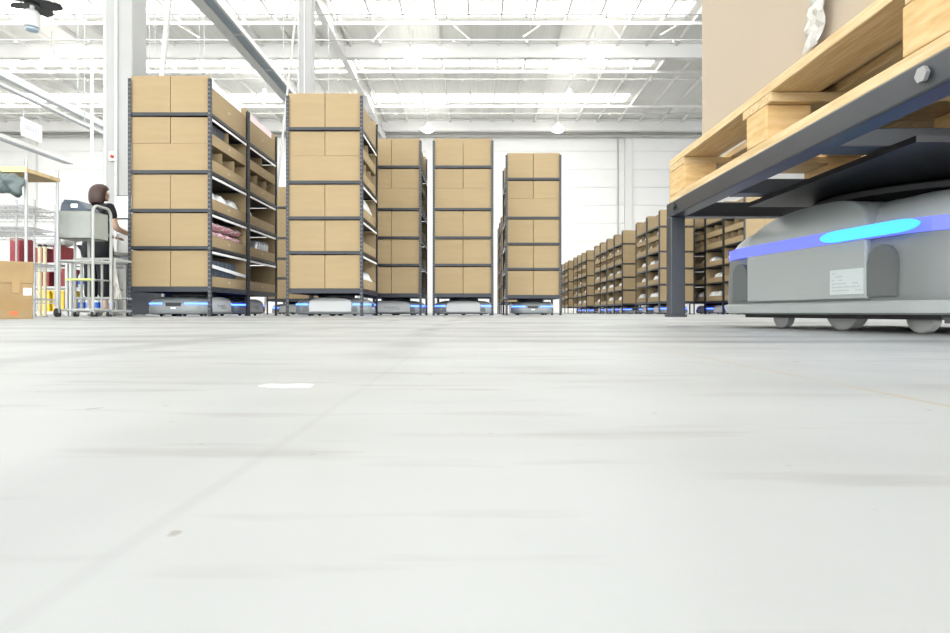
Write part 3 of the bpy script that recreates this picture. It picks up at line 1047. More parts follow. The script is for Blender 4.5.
for y in (-0.22, 0.22):
    MB().box(-hw + 0.05, hw - 0.05, y - 0.03, y + 0.03, zt - BH, zt - 0.01, 0.003).build('cross_member', 'stand', st)
MB().box(-0.36, 0.36, -0.33, 0.33, zt - BH - 0.013, zt - BH - 0.001).build('contact_plate', 'black', st)

pt = tag(empty('wooden_pallet', ((SX0 + SX1) / 2 + 0.004, 1.39, ZT)), 'raw pine block pallet lying on the dark steel stand', 'pallet')
PL, PW = 1.24, 1.0
bb = MB().box(-0.05, 0.05, -PL / 2, PL / 2, 0, 0.021, 0.002).mesh('bottom_board', 'wood')
bk = MB().box(-0.05, 0.05, -0.0725, 0.0725, 0, 0.078, 0.003).mesh('block', 'block')
bk2 = MB().box(-0.05, 0.05, -0.05, 0.05, 0, 0.078, 0.003).mesh('block', 'block')
sb = MB().box(-PW / 2, PW / 2, -0.07, 0.07, 0, 0.021, 0.002).mesh('stringer_board', 'woodx')
tb = MB().box(-0.055, 0.055, -PL / 2, PL / 2, 0, 0.021, 0.002).mesh('deck_board', 'wood')
for x in (-PW / 2 + 0.05, 0, PW / 2 - 0.05):
    link('bottom_board', bb, pt, (x, 0, 0))
    for y in (-PL / 2 + 0.0725, 0, PL / 2 - 0.0725):
        link('block', bk if y else bk2, pt, (x, y, 0.0215))
for y in (-PL / 2 + 0.07, 0, PL / 2 - 0.07):
    link('stringer_board', sb, pt, (0, y, 0.1))
for k in range(7):
    link('deck_board', tb, pt, (-PW / 2 + 0.055 + k * (PW - 0.11) / 6, 0, 0.1215))

# large carton on the pallet
ZD = ZT + 0.1435


def carton_mesh():
    b = MB()
    x0, x1, y0, y1, h = 0.668, 1.62, 0.80, 1.765, 1.15
    nu, nz = 16, 14
    vs, f = [], []
    per = []
    for k in range(nu):
        per.append((x0, y1 - (y1 - y0) * k / nu, -1, 0))
    for k in range(nu):
        per.append((x0 + (x1 - x0) * k / nu, y0, 0, -1))
    for k in range(nu):
        per.append((x1, y0 + (y1 - y0) * k / nu, 1, 0))
    for k in range(nu):
        per.append((x1 - (x1 - x0) * k / nu, y1, 0, 1))
    n = len(per)
    for i in range(nz + 1):
        z = i / nz
        for j, (x, y, ax, ay) in enumerate(per):
            t = (j % nu) / nu
            bul = 0.012 * math.sin(PI * t) * math.sin(PI * z)
            sway = 0.012 * z * z
            vs.append((x + ax * bul, y + ay * bul + sway * (1 if y > 1.3 else 0), z * h))
    for i in range(nz):
        for j in range(n):
            f.append((i * n + j, i * n + (j + 1) % n, (i + 1) * n + (j + 1) % n, (i + 1) * n + j))
    f.append(tuple(range(n - 1, -1, -1)))
    b.add(vs, f)
    return b


oc = tag(empty('large_carton', (0, 0, ZD)), 'very large beige cardboard carton standing on the wooden pallet', 'carton')
carton_mesh().build('carton_wall', 'octabin', oc, True)
MB().box(0.668, 1.138, 0.802, 1.76, 1.15, 1.154).build('top_flap', 'octabin', oc)
MB().box(1.144, 1.62, 0.802, 1.76, 1.15, 1.154).build('top_flap', 'octabin', oc)
# crumpled clear tape patch low on the side facing the aisle
tp = MB()
rq = random.Random(2)
vs, f = [], []
for i in range(9):
    for j in range(5):
        z = 0.004 + i * 0.0135
        y = 1.115 + j * 0.015 + (i - 4) * -0.004 + rq.uniform(-0.004, 0.004)
        vs.append((0.6535 - rq.uniform(0.0, 0.007), y, z))
for i in range(8):
    for j in range(4):
        a = i * 5 + j
        f.append((a, a + 1, a + 6, a + 5))
tp.add(vs, f).build('crumpled_tape', mat('glossy_white_tape', (0.5, 0.48, 0.43), 0.2), oc)

# ================================================================= LEFT WORK AREA
def label_print(b, x0, x1, z0, z1, y, rows, seed):
    rq = random.Random(seed)
    for i in range(rows):
        z = z1 - (z1 - z0) * (i + 0.5) / rows
        x = x0
        while x < x1:
            w_ = rq.uniform(0.006, 0.018)
            b.box(x, min(x + w_, x1), y - 0.0008, y, z - 0.0035, z + 0.0035)
            x += w_ + 0.005


# worn carton with lid, front left
Dc = 4.2
ca = math.radians(37)
cc_ = Vector(((33 - 475) * Dc / F, Dc, 0)) - Vector((0.23 * math.cos(ca) + 0.18 * math.sin(ca), 0.23 * math.sin(ca) - 0.18 * math.cos(ca), 0))
bc = tag(empty('shipping_carton', cc_, ca), 'worn brown carton with printed side and white sticker on the floor at far left', 'carton')
MB().box(-0.23, 0.23, -0.18, 0.18, 0, 0.30, 0.004).build('carton_body', 'card_old', bc)
MB().box(-0.2345, 0.2345, -0.1845, 0.1845, 0.245, 0.398, 0.006).build('lid', 'card_old', bc)
for x in (0.135, -0.02):
    MB().box(x - 0.022, x + 0.022, -0.1862, -0.1802, 0.18, 0.27).build('tape_strip', 'tape', bc)
MB().box(0.175, 0.222, -0.1822, -0.1802, 0.165, 0.215).build('white_sticker', 'paper', bc)
q = MB(); label_print(q, 0.04, 0.21, 0.06, 0.14, -0.1802, 7, 3); label_print(q, 0.04, 0.1, 0.14, 0.155, -0.1802, 1, 4)
q.build('carton_print', mat('brown_print', (0.3, 0.18, 0.07), 0.8), bc)
MB().box(0.1, 0.145, -0.1815, -0.1802, 0.025, 0.055).build('red_handling_mark', mat('red_print', (0.5, 0.13, 0.05), 0.8), bc)


def caster(parent, x, y, r=0.045):
    c = MB().lathe([(r * 0.7, -0.014), (r, -0.011), (r, 0.011), (r * 0.7, 0.014)], 14, 'x', (x, y, r)).build('caster', 'rubber', parent, True)
    MB().box(x - 0.02, x + 0.02, y - 0.012, y + 0.012, r * 0.9, r * 2 + 0.02).build('caster_fork', 'chrome', c)
    return c


def wire_grid(parent, x0, x1, y0, y1, z, n, name='wire_shelf'):
    g = MB()
    for k in range(n + 1):
        x = x0 + (x1 - x0) * k / n
        g.bar((x, y0, z), (x, y1, z), 0.005)
    for y in (y0, (y0 + y1) / 2, y1):
        g.bar((x0, y, z - 0.004), (x1, y, z - 0.004), 0.009)
    for y in (y0, y1):
        g.bar((x0, y, z - 0.045), (x1, y, z - 0.045), 0.007)
        for k in range(n):
            xa = x0 + (x1 - x0) * k / n; xb = x0 + (x1 - x0) * (k + 1) / n
            g.bar((xa, y, z - 0.045 if k % 2 else z), (xb, y, z if k % 2 else z - 0.045), 0.004)
    o = g.build(name, 'mesh', parent)
    o['kind'] = 'stuff'
    return o


# wire shelving trolley
ta = tag(empty('wire_shelf_trolley', (-4.19, 5.6, 0)), 'tall chrome wire shelf trolley with chipboard top at left edge', 'trolley')
for x, y in ((0, 0), (0, 0.42), (-1.0, 0), (-1.0, 0.42)):
    MB().tube([(x, y, 0.1), (x, y, 1.47)], 0.014, 8).build('post', 'chrome', ta, True)
    caster(ta, x, y)
tbd = MB().box(-1.02, 0.015, -0.015, 0.44, 1.355, 1.39).build('top_board', 'chip', ta)
MB().box(-1.02, 0.017, -0.021, -0.015, 1.353, 1.402).build('board_edge', 'chip_edge', tbd)
for z in (1.05, 0.85, 0.5, 0.18):
    wire_grid(ta, -0.99, -0.01, 0.0, 0.42, z, 24)

# hanging plastic bag at its left
hb = soft_mesh('hanging_bag', 'bag', 0.25, 0.19, 0.08, 77, 0.03, 0.8)
o = put(hb, 'plastic_bag', -4.29, 5.575, 1.2, 0.0, 'crumpled grey green plastic bag hanging from the chipboard top', 'bag', rx=PI / 2, ry=0.0)
o.rotation_euler = (PI / 2, 0.25, 0)
o.location.z = 1.353 - 0.122

# second wire shelf behind
tb2 = tag(empty('wire_shelf_unit', (-5.4, 7.0, 0)), 'lower wire shelf unit standing behind the tall wire trolley', 'shelf')
for x, y in ((0.05, 0), (0.26, 0.35), (-0.8, 0), (-0.8, 0.35), (0.26, 0)):
    MB().tube([(x, y, 0), (x, y, 1.36)], 0.011, 8).build('post', 'chrome', tb2, True)
for z in (1.2, 0.98, 0.62, 0.2):
    wire_grid(tb2, -0.8, 0.26, 0.0, 0.35, z, 22)


def arch(x0, x1, y0, y1, zb, ztop, rad, n=6):
    """inverted U from (x0,y0) to (x1,y1)"""
    a = Vector((x0, y0, 0)); b = Vector((x1, y1, 0))
    d = (b - a).normalized()
    pts = [a + Vector((0, 0, zb))]
    for k in range(n + 1):
        t = PI / 2 * k / n
        pts.append(a + d * (rad - rad * math.cos(t)) + Vector((0, 0, ztop - rad + rad * math.sin(t))))
    for k in range(n + 1):
        t = PI / 2 * k / n
        pts.append(b - d * (rad - rad * math.sin(t)) + Vector((0, 0, ztop - rad + rad * math.cos(t))))
    pts.append(b + Vector((0, 0, zb)))
    return pts


# tray cart
tc_ = tag(empty('tray_cart', (-4.07, 6.24, 0)), 'grey metal cart with deep tray on top, beside the person', 'cart')
ty = MB()
X0, X1, Y0, Y1, Z0, Z1 = -0.18, 0.17, -0.14, 0.14, 0.80, 1.08
ty.box(X0, X1, Y0, Y1, Z0, Z0 + 0.006)
for a in ((X0, X1, Y0, Y0 + 0.005), (X0, X1, Y1 - 0.005, Y1), (X0, X0 + 0.005, Y0, Y1), (X1 - 0.005, X1, Y0, Y1)):
    ty.box(*a, Z0, Z1)
ty.build('tray', 'tray', tc_)
MB().tube(arch(0.185, 0.185, -0.14, 0.16, 0.07, 1.14, 0.075), 0.014, 8).build('handle_frame', 'tube', tc_, True)
for y in (-0.12, 0.12):
    MB().tube([(-0.17, y, 0.07), (-0.17, y, 0.8)], 0.013, 8).build('post', 'tube', tc_, True)
for z in (0.07, 0.57):
    MB().tube([(-0.17, -0.14, z), (0.185, -0.14, z), (0.185, 0.14, z), (-0.17, 0.14, z), (-0.17, -0.14, z)], 0.012, 6).build('frame_rail', 'tube', tc_)
sh = MB().box(-0.1, 0.2, -0.13, 0.13, 0.375, 0.387).build('lower_shelf', 'tray', tc_)
MB().box(-0.1, 0.202, -0.137, -0.13, 0.372, 0.392).build('lime_edge', 'lime', sh)
for x, y in ((-0.17, -0.13), (-0.17, 0.13), (0.18, -0.13), (0.18, 0.13)):
    caster(tc_, x, y, 0.028)

# handheld printer on the tray
dv = tag(empty('label_printer', (-4.1, 6.22, 1.0825)), 'dark slate label printer with small white display on the tray cart', 'printer')
pv = [(-0.13, 0.0), (0.14, 0.0), (0.145, 0.02), (0.05, 0.105), (-0.09, 0.115), (-0.125, 0.05)]
vv = [(x, -0.1, z) for x, z in pv] + [(x, 0.1, z) for x, z in pv]
m_ = len(pv)
MB().add(vv, [tuple(range(m_)), tuple(range(2 * m_ - 1, m_ - 1, -1))] + [(i, (i + 1) % m_, m_ + (i + 1) % m_, m_ + i) for i in range(m_)]).build('printer_case', 'device', dv)
MB().box(-0.02, 0.045, -0.104, -0.1, 0.035, 0.07).build('display', 'screen', dv)
MB().box(-0.12, 0.06, -0.103, -0.1, 0.075, 0.083).build('case_ridge', 'cabinet', dv)
MB().box(-0.13, -0.06, -0.09, 0.09, -0.0, 0.004).build('rubber_foot', 'rubber', dv)
# the wall of the tray carries it: a small tray lid
MB().box(X0, X1, Y0, Y1, Z1 - 0.004, Z1 + 0.001).build('tray_lid', 'tray', tc_)

# low tubular trolley in front of the person
tt = tag(empty('tube_trolley', (-4.05, 6.62, 0)), 'low pale tubular trolley with curved handle between tray cart and leftmost rack', 'trolley')
MB().tube(arch(-0.1, 0.14, -0.17, -0.17, 0.06, 0.885, 0.07), 0.014, 8).build('curved_handle', 'tube', tt, True)
for x in (-0.26, -0.18, 0.14, 0.04):
    MB().tube([(x, -0.17, 0.06), (x, -0.17, 0.62)], 0.012, 8).build('upright', 'tube', tt, True)
for z in (0.62, 0.2, 0.06):
    MB().tube([(-0.26, -0.17, z), (0.14, -0.17, z), (0.14, 0.2, z), (-0.26, 0.2, z), (-0.26, -0.17, z)], 0.013, 6).build('frame_rail', 'tube', tt)
MB().box(-0.25, 0.13, -0.16, 0.19, 0.06, 0.075).build('platform', 'tray', tt)
for x in (-0.24, 0.12):
    for y in (-0.15, 0.18):
        caster(tt, x, y, 0.022)
# mop head hanging on it
mp_ = MB()
rq = random.Random(8)
mo = tag(empty('mop_head', (-3.872, 6.45, 0.19)), 'pale grey mop head hanging on the low tubular trolley', 'mop')
for k in range(14):
    a = rq.uniform(-0.005, 0.07)
    mp_.tube([(rq.uniform(-.012, .012), rq.uniform(-.012, .012), 0.27), (a * 0.6, rq.uniform(-.02, .02), 0.15), (a, rq.uniform(-.03, .03), 0.0)], [0.008, 0.012, 0.008], 5)
mp_.build('yarn', 'broom', mo)
MB().tube([(0, 0, 0.26), (0, 0, 0.44)], 0.011, 8).build('mop_collar', 'tube', mo, True)

# ---------------------------------------------------------------- goods shelves behind
def goods_shelf(x0, x1, y, dep, zs, label, m='white'):
    r = tag(empty('goods_shelf', ((x0 + x1) / 2, y, 0)), label, 'shelf')
    w_ = (x1 - x0) / 2
    for x in (-w_, w_):
        for yy in (0, dep):
            MB().box(x - 0.018, x + 0.018, yy - 0.018, yy + 0.018, 0, zs[-1] + 0.02).build('upright', m, r)
    for z in zs:
        MB().box(-w_ + 0.02, w_ - 0.02, 0, dep, z - 0.03, z).build('shelf_board', m, r)
    return r


def tote(x, y, z, sx, sy, sz, m, label, group=None):
    r = tag(empty('plastic_tote', (x, y, z)), label, 'tote', group)
    b = MB()
    b.box(-sx / 2, sx / 2, -sy / 2, sy / 2, 0, 0.006)
    for a in ((-sx / 2, sx / 2, -sy / 2, -sy / 2 + 0.006), (-sx / 2, sx / 2, sy / 2 - 0.006, sy / 2), (-sx / 2, -sx / 2 + 0.006, -sy / 2 + .006, sy / 2 - .006), (sx / 2 - 0.006, sx / 2, -sy / 2 + .006, sy / 2 - .006)):
        b.box(*a, 0.006, sz)
    b.build('tote_body', m, r)
    q = MB()
    for s in (-1, 1):
        q.box(-sx / 2 - 0.01, sx / 2 + 0.01, s * (sy / 2 + 0.005) - 0.006, s * (sy / 2 + 0.005) + 0.006, sz - 0.03, sz)
        q.box(s * (sx / 2 + 0.005) - 0.006, s * (sx / 2 + 0.005) + 0.006, -sy / 2, sy / 2, sz - 0.03, sz)
    q.build('rim', m, r)
    return r


Dg = 8.6
GX = lambda px: (px - 475) * Dg / F
goods_shelf(GX(-14), GX(67), Dg, 0.5, [0.06, 0.42, 0.76], 'white goods shelf with red cartons and yellow totes behind the wire trolley')
for k, (pa, pb, nm) in enumerate(((36, 48.5, 'left'), (50.5, 63, 'right'))):
    tote((GX(pa) + GX(pb)) / 2, Dg + 0.22, 0.0615, GX(pb) - GX(pa) - 0.02, 0.38, 0.3, 'yellow', '%s of two yellow plastic totes at floor level behind the wire trolley' % nm, 'yellow totes')
def carton_box(name, m, x0, x1, y, z, dep, h, label, group=None):
    r = tag(empty(name, ((x0 + x1) / 2, y + dep / 2, z + 0.0015)), label, 'carton', group)
    w_ = (x1 - x0) / 2
    MB().box(-w_, w_, -dep / 2, dep / 2, 0, h, 0.004).build('carton_body', m, r)
    MB().box(-0.02, 0.02, -dep / 2 - 0.001, dep / 2 + 0.001, h - 0.05, h + 0.001).build('tape_strip', 'tape', r)
    return r


carton_box('red_carton', 'red', GX(37), GX(46), Dg + 0.06, 0.42, 0.35, 0.22, 'dark red carton on the middle board above the yellow totes, left one', 'red cartons')
carton_box('red_carton', 'red', GX(52), GX(63), Dg + 0.06, 0.42, 0.35, 0.26, 'dark red carton on the middle board above the yellow totes, right one', 'red cartons')
carton_box('red_carton', 'red', GX(6.5), GX(16), Dg + 0.06, 0.76, 0.3, 0.36, 'dark red carton on the top board, leftmost of the upper three', 'red cartons')
carton_box('red_carton', 'red', GX(31), GX(40), Dg + 0.06, 0.76, 0.3, 0.22, 'dark red carton on the top board under the white bag, middle one', 'red cartons')
carton_box('red_carton', 'red', GX(50), GX(58), Dg + 0.06, 0.76, 0.3, 0.24, 'dark red carton on the top board, rightmost beside the tray cart', 'red cartons')
o = put(soft_mesh('bag_mound', 'parcel', 0.5, 0.4, 0.2, 91, 0.03), 'white_sack', GX(44), Dg + 0.22, 1.005, 0.1, 'slumped white sack lying on top of the red cartons', 'sack')
for k, px in enumerate((2.5, 8.0, 57.5, 62.5)):
    MB_ = MB().tube([(0, 0, 0), (0, 0, 0.95)], 0.022, 8)
    r = tag(empty('barrier_post', (GX(px), Dg - 0.35, 0)), ('cream barrier post, leftmost at the picture edge', 'cream barrier post beside the leftmost red carton', 'cream barrier post before the yellow totes, left one', 'cream barrier post before the yellow totes, right one')[k], 'post', 'cream posts')
    MB_.build('post_tube', 'cream', r, True)
    MB().lathe([(0.032, 0), (0.032, 0.012), (0.024, 0.02)], 16).build('base_plate', 'cream', r)
    MB().lathe([(0.024, 0.95), (0.026, 0.97), (0.01, 0.985)], 10).build('cap', 'rubber', r)
# clear jugs with blue labels on the second shelf unit
goods_shelf(GX(71), GX(112), Dg, 0.5, [0.06, 0.4, 0.74], 'white goods shelf of clear jugs behind the tray cart')
GXJ = [77, 84.5, 92, 99.5, 107]
jug = empty('clear_jug')
MB().lathe([(0.04, 0), (0.046, 0.01), (0.046, 0.17), (0.02, 0.215), (0.018, 0.235)], 14).build('jug_body', 'clear', jug, True)
MB().lathe([(0.0215, 0.232), (0.0215, 0.255), (0.015, 0.258)], 12).build('cap', 'white', jug, True)
MB().lathe([(0.0468, 0.05), (0.0468, 0.13)], 14).build('label_band', 'bluecap', jug, True)
first = True
for z, wn in ((0.06, 'bottom board'), (0.4, 'upper board')):
    for k, px in enumerate(GXJ):
        o = jug if first else copy_tree(jug)
        first = False
        o.location = (GX(px), Dg + 0.1, z + 0.0015)
        tag(o, 'clear jug with blue band, %s in the row on the %s' % (('leftmost', 'second from left', 'middle one', 'fourth from left', 'rightmost')[k], wn), 'jug', 'clear jugs behind the tray cart')
tote(GX(91.5), Dg + 0.24, 0.7415, 0.4, 0.34, 0.2, 'greybin', 'grey plastic tote on the top board of the jug shelf')

# ---------------------------------------------------------------- desk, monitor
dk = tag(empty('work_desk', (-4.6, 7.95, 0)), 'grey work desk behind the leftmost rack, in front of the person', 'desk')
MB().box(-0.33, 0.5, -0.02, 0.5, 0.80, 0.84, 0.004).build('desk_top', 'tray', dk)
MB().box(-0.02, 0.48, 0.02, 0.46, 0.02, 0.68, 0.005).build('cabinet', 'cabinet', dk)
MB().box(-0.1, 0.48, 0.0, 0.46, 0.68, 0.80, 0.004).build('drawer', 'greybin', dk)
for x, y in ((-0.3, 0.02), (-0.3, 0.46), (0.46, 0.46), (0.47, 0.0)):
    MB().box(x - 0.018, x + 0.018, y - 0.018, y + 0.018, 0, 0.80).build('leg', 'tube', dk)
mn = tag(empty('computer_monitor', (-4.68, 8.2, 0.8415)), 'computer monitor with white screen on the work desk by the person', 'monitor')
MB().box(-0.21, 0.25, -0.02, 0.02, 0.48, 0.80, 0.004).build('bezel', 'black', mn)
MB().box(-0.2, 0.24, -0.0225, -0.02, 0.495, 0.785).build('screen', 'screen', mn)
MB().box(-0.02, 0.04, 0.0, 0.03, 0.02, 0.5).build('stand_neck', 'white', mn)
MB().box(-0.1, 0.12, -0.08, 0.1, 0.0, 0.02, 0.003).build('stand_base', 'white', mn)
MB().box(-0.2, 0.24, -0.012, 0.0, 0.28, 0.465).build('document_holder', 'rail', mn)

# alarm beacon on the column
al = tag(empty('alarm_beacon', (-5.94, 9.877, 2.6)), 'white alarm box with red lens on the big white column', 'alarm')
MB().box(-0.06, 0.06, -0.05, 0, -0.07, 0.09, 0.006).build('alarm_box', 'white', al)
MB().lathe([(0.03, -0.05), (0.028, -0.075), (0.012, -0.085)], 14, 'y', (0, 0, 0.0)).build('alarm_lens', 'orange', al, True)

# ---------------------------------------------------------------- person
def skin_object(name, verts, edges, radii, m, parent=None, sub=2, root=0):
    me = bpy.data.meshes.new(name)
    me.from_pydata([tuple(v) for v in verts], edges, [])
    o = bpy.data.objects.new(name, me)
    C.objects.link(o)
    md = o.modifiers.new('skin', 'SKIN')
    sk = me.skin_vertices[0].data
    for i, rr in enumerate(radii):
        sk[i].radius = rr if isinstance(rr, tuple) else (rr, rr)
        sk[i].use_root = (i == root)
    md.use_smooth_shade = True
    sd = o.modifiers.new('sub', 'SUBSURF')
    sd.levels = sub
    sd.render_levels = sub
    me.materials.append(M[m] if isinstance(m, str) else m)
    if parent:
        o.parent = parent
    return o


pn = tag(empty('person', (-4.72, 7.5, 0), math.radians(-18)), 'person with brown bob hair in black clothes working at the desk, seen from behind', 'person')
# local frame: facing +y (away from the camera), height 1.64
V = [(0, 0, 0.93),                                              # 0 pelvis
     (0, 0.01, 1.06), (0, 0.02, 1.2), (0, 0.03, 1.33), (0, 0.035, 1.405), (0, 0.05, 1.47), (0, 0.065, 1.53),   # 1..6 spine, neck, head
     (-0.15, 0.03, 1.35), (-0.19, 0.08, 1.1), (-0.13, 0.27, 1.04), (-0.11, 0.33, 1.03),      # 7..10 left arm
     (0.15, 0.03, 1.35), (0.2, 0.09, 1.1), (0.17, 0.29, 1.06), (0.155, 0.36, 1.05),          # 11..14 right arm
     (-0.09, 0, 0.86), (-0.095, 0.01, 0.47), (-0.1, -0.02, 0.1), (-0.1, 0.08, 0.035),          # 15..18 left leg
     (0.09, 0, 0.86), (0.1, 0.02, 0.47), (0.12, 0.0, 0.1), (0.13, 0.1, 0.035),
     (0, 0.075, 1.585)]
E = [(0, 1), (1, 2), (2, 3), (3, 4), (4, 5), (5, 6), (6, 23), (3, 7), (7, 8), (8, 9), (9, 10), (3, 11), (11, 12), (12, 13), (13, 14), (0, 15), (15, 16), (16, 17), (17, 18), (0, 19), (19, 20), (20, 21), (21, 22)]
Rr = [(0.15, 0.11), (0.13, 0.095), (0.14, 0.1), (0.14, 0.095), (0.055, 0.055), (0.062, 0.068), (0.078, 0.09), 0.058, 0.042, 0.03, 0.026, 0.058, 0.042, 0.03, 0.026,
      0.088, 0.06, 0.038, 0.03, 0.088, 0.06, 0.038, 0.03, (0.07, 0.08)]
skin_object('body', V, E, Rr, 'skin', pn)
# clothes: tunic with short sleeves, loose trousers
tv = [(0, 0, 0.66), (0, 0.0, 0.86), (0, 0.01, 1.07), (0, 0.02, 1.2), (0, 0.03, 1.33), (0, 0.035, 1.385), (-0.155, 0.03, 1.35), (-0.185, 0.055, 1.2), (0.155, 0.03, 1.35), (0.19, 0.06, 1.2)]
te = [(0, 1), (1, 2), (2, 3), (3, 4), (4, 5), (4, 6), (6, 7), (4, 8), (8, 9)]
skin_object('tunic', tv, te, [(0.23, 0.19), (0.205, 0.165), (0.165, 0.125), (0.165, 0.125), (0.155, 0.115), (0.08, 0.075), 0.075, 0.07, 0.075, 0.07], 'cloth', pn)
lv = [(0, 0, 0.9), (-0.095, 0, 0.8), (-0.1, 0.01, 0.47), (-0.1, -0.01, 0.2), (0.095, 0, 0.8), (0.105, 0.02, 0.47), (0.12, 0.0, 0.2)]
le = [(0, 1), (1, 2), (2, 3), (0, 4), (4, 5), (5, 6)]
skin_object('trousers', lv, le, [(0.15, 0.12), 0.105, 0.085, 0.078, 0.105, 0.085, 0.078], 'cloth', pn)
hb_ = MB()
prof_h = [(1.395, 0.055, 0.03, 0.0), (1.41, 0.098, 0.07, 0.0), (1.45, 0.112, 0.092, 0.005), (1.5, 0.112, 0.105, 0.012), (1.55, 0.108, 0.112, 0.022), (1.595, 0.1, 0.108, 0.032), (1.63, 0.08, 0.088, 0.04), (1.652, 0.05, 0.056, 0.045), (1.66, 0.015, 0.018, 0.048)]
vs, f = [], []
nn = 20
for z, rx_, ry_, yc in prof_h:
    for j in range(nn):
        a = 2 * PI * j / nn
        yy = math.sin(a) * ry_
        if yy > 0 and z < 1.58:
            yy *= 0.35          # hair stops behind the face
        wv = 1 + 0.03 * math.sin(5 * a + z * 9)
        vs.append((math.cos(a) * rx_ * wv, yc + yy, z))
for i in range(len(prof_h) - 1):
    for j in range(nn):
        f.append((i * nn + j, i * nn + (j + 1) % nn, (i + 1) * nn + (j + 1) % nn, (i + 1) * nn + j))
f.append(tuple(range(nn - 1, -1, -1)))
f.append(tuple((len(prof_h) - 1) * nn + j for j in range(nn)))
hb_.add(vs, f).build('hair', 'hair', pn, True)
for ex in (-0.03, 0.03):
    MB().lathe([(0.004, 0.15), (0.011, 0.146), (0.012, 0.14)], 10, 'y', (ex, 0.0, 1.535)).build('eye', 'paper', pn, True)
skin_object('nose', [(0, 0.14, 1.53), (0, 0.163, 1.5), (0, 0.145, 1.49)], [(0, 1), (1, 2)], [0.008, 0.012, 0.012], 'skin', pn, 1)
MB().box(-0.022, 0.022, 0.142, 0.149, 1.462, 1.47, 0.003).build('mouth', 'red', pn)
for x, y in ((-0.1, 0.02), (0.12, 0.04)):
    skin_object('shoe', [(x, y - 0.05, 0.045), (x, y + 0.04, 0.04), (x, y + 0.13, 0.032)], [(0, 1), (1, 2)], [(0.042, 0.042), (0.044, 0.038), (0.038, 0.03)], 'shoe', pn)
for s, (hx, hy, hz) in ((-1, (-0.11, 0.33, 1.03)), (1, (0.155, 0.36, 1.05))):
    hvz = [(hx, hy, hz), (hx, hy + 0.045, hz - 0.004)]
    he = [(0, 1)]
    hr = [(0.026, 0.02), (0.034, 0.016)]
    for k in range(4):
        bx0 = hx + (k - 1.5) * 0.018
        L_ = (0.055, 0.065, 0.062, 0.048)[k]
        i0 = len(hvz)
        hvz += [(bx0, hy + 0.085, hz - 0.006), (bx0, hy + 0.085 + L_ * 0.5, hz - 0.014), (bx0, hy + 0.085 + L_ * 0.85, hz - 0.034)]
        he += [(1, i0), (i0, i0 + 1), (i0 + 1, i0 + 2)]
        hr += [0.009, 0.008, 0.007]
    i0 = len(hvz)
    hvz += [(hx - s * 0.035, hy + 0.03, hz - 0.01), (hx - s * 0.05, hy + 0.065, hz - 0.02)]
    he += [(0, i0), (i0, i0 + 1)]
    hr += [0.011, 0.008]
    skin_object('hand', hvz, he, hr, 'skin', pn, 1)

# ================================================================= OVERHEAD FITTINGS
def rail_y(x, z, y0, y1, w, h, name, m, label, cat):
    r = tag(empty(name, (x, y0, z)), label, cat)
    return r


# galvanised cable tray over the left racks
ct = tag(empty('cable_tray', (-4.32, 4.0, 5.03)), 'galvanised cable tray running overhead between the two big left racks', 'cable tray')
LT = 13.5
for s_ in (-1, 1):
    MB().box(s_ * 0.17 - 0.008, s_ * 0.17 + 0.008, 0, LT, 0, 0.1).build('side_rail', 'galv', ct)
    MB().box(s_ * 0.17 - 0.022, s_ * 0.17 + 0.022, 0, LT, -0.008, 0.0).build('flange', 'white', ct)
MB().box(-0.15, -0.02, 0, LT, -0.004, 0.07).build('cable_trunking', 'white', ct)
MB().box(-0.02, 0.16, 0, LT, 0.03, 0.036).build('tray_pan', mat('slate_pan', (0.3, 0.36, 0.42), 0.5), ct)
rg = MB().box(-0.16, 0.16, -0.02, 0.02, 0.012, 0.03).mesh('rung', 'galv')
for k in range(9):
    link('rung', rg, ct, (0, 0.4 + k * 1.6, 0))
for y in (1.0, 5.0, 9.0, 13.0):
    MB().tube([(0.17, y, 0.05), (0.17, y, ROOF - 5.03 - 0.001)], 0.008, 6).build('hanger_rod', 'galv', ct)

# suspended conveyor rails / light rails over the left work area
def overhead_rail(x, z, y0, y1, w, h, label):
    r = tag(empty('overhead_rail', (x, y0, z)), label, 'rail')
    MB().box(-w / 2, w / 2, 0, y1 - y0, 0, h).build('rail_profile', 'steel_white', r)
    MB().box(-w / 2 - 0.02, w / 2 + 0.02, 0, y1 - y0, -0.015, 0).build('rail_flange', 'galv', r)
    k = y0 + 0.6
    while k < y1:
        MB().tube([(0, k - y0, h), (0, k - y0, ROOF - z - 0.001)], 0.01, 6).build('hanger_rod', 'galv', r)
        k += 3.0
    return r


overhead_rail(-9.0, 4.52, 10.0, 22.0, 0.1, 0.14, 'thick white overhead rail, upper of the pair at left')
overhead_rail(-8.85, 4.28, 10.0, 22.0, 0.06, 0.05, 'thin white overhead rail, lower of the pair at left, above the sign')
overhead_rail(-9.2, 3.42, 10.0, 13.6, 0.14, 0.08, 'short white overhead rail low at the left edge under the sign')

# hanging sign
sg = tag(empty('hanging_sign', (-8.85, 11.7, 3.5)), 'white rectangular sign with faint print hanging under the rails at left', 'sign')
MB().box(-0.008, 0.008, 0, 0.56, 0, 0.36).build('sign_board', 'paper', sg)
ik = MB()
rq = random.Random(6)
for k in range(6):
    y = 0.08 + k * 0.07
    for j in range(3):
        ik.box(0.008, 0.0095, y, y + 0.045, 0.15 + j * 0.035, 0.165 + j * 0.035)
    yy = y + rq.choice((0.0, 0.02, 0.035))
    ik.box(0.008, 0.0095, yy, yy + 0.01, 0.15, 0.235)
for k in range(4):
    ik.box(0.008, 0.0095, 0.08 + k * 0.035, 0.105 + k * 0.035, 0.29, 0.31)
ik.build('sign_print', 'ink_blue', sg)
for y in (0.06, 0.5):
    MB().tube([(0, y, 0.36), (0, y, 0.765)], 0.005, 5).build('suspension_wire', 'galv', sg)

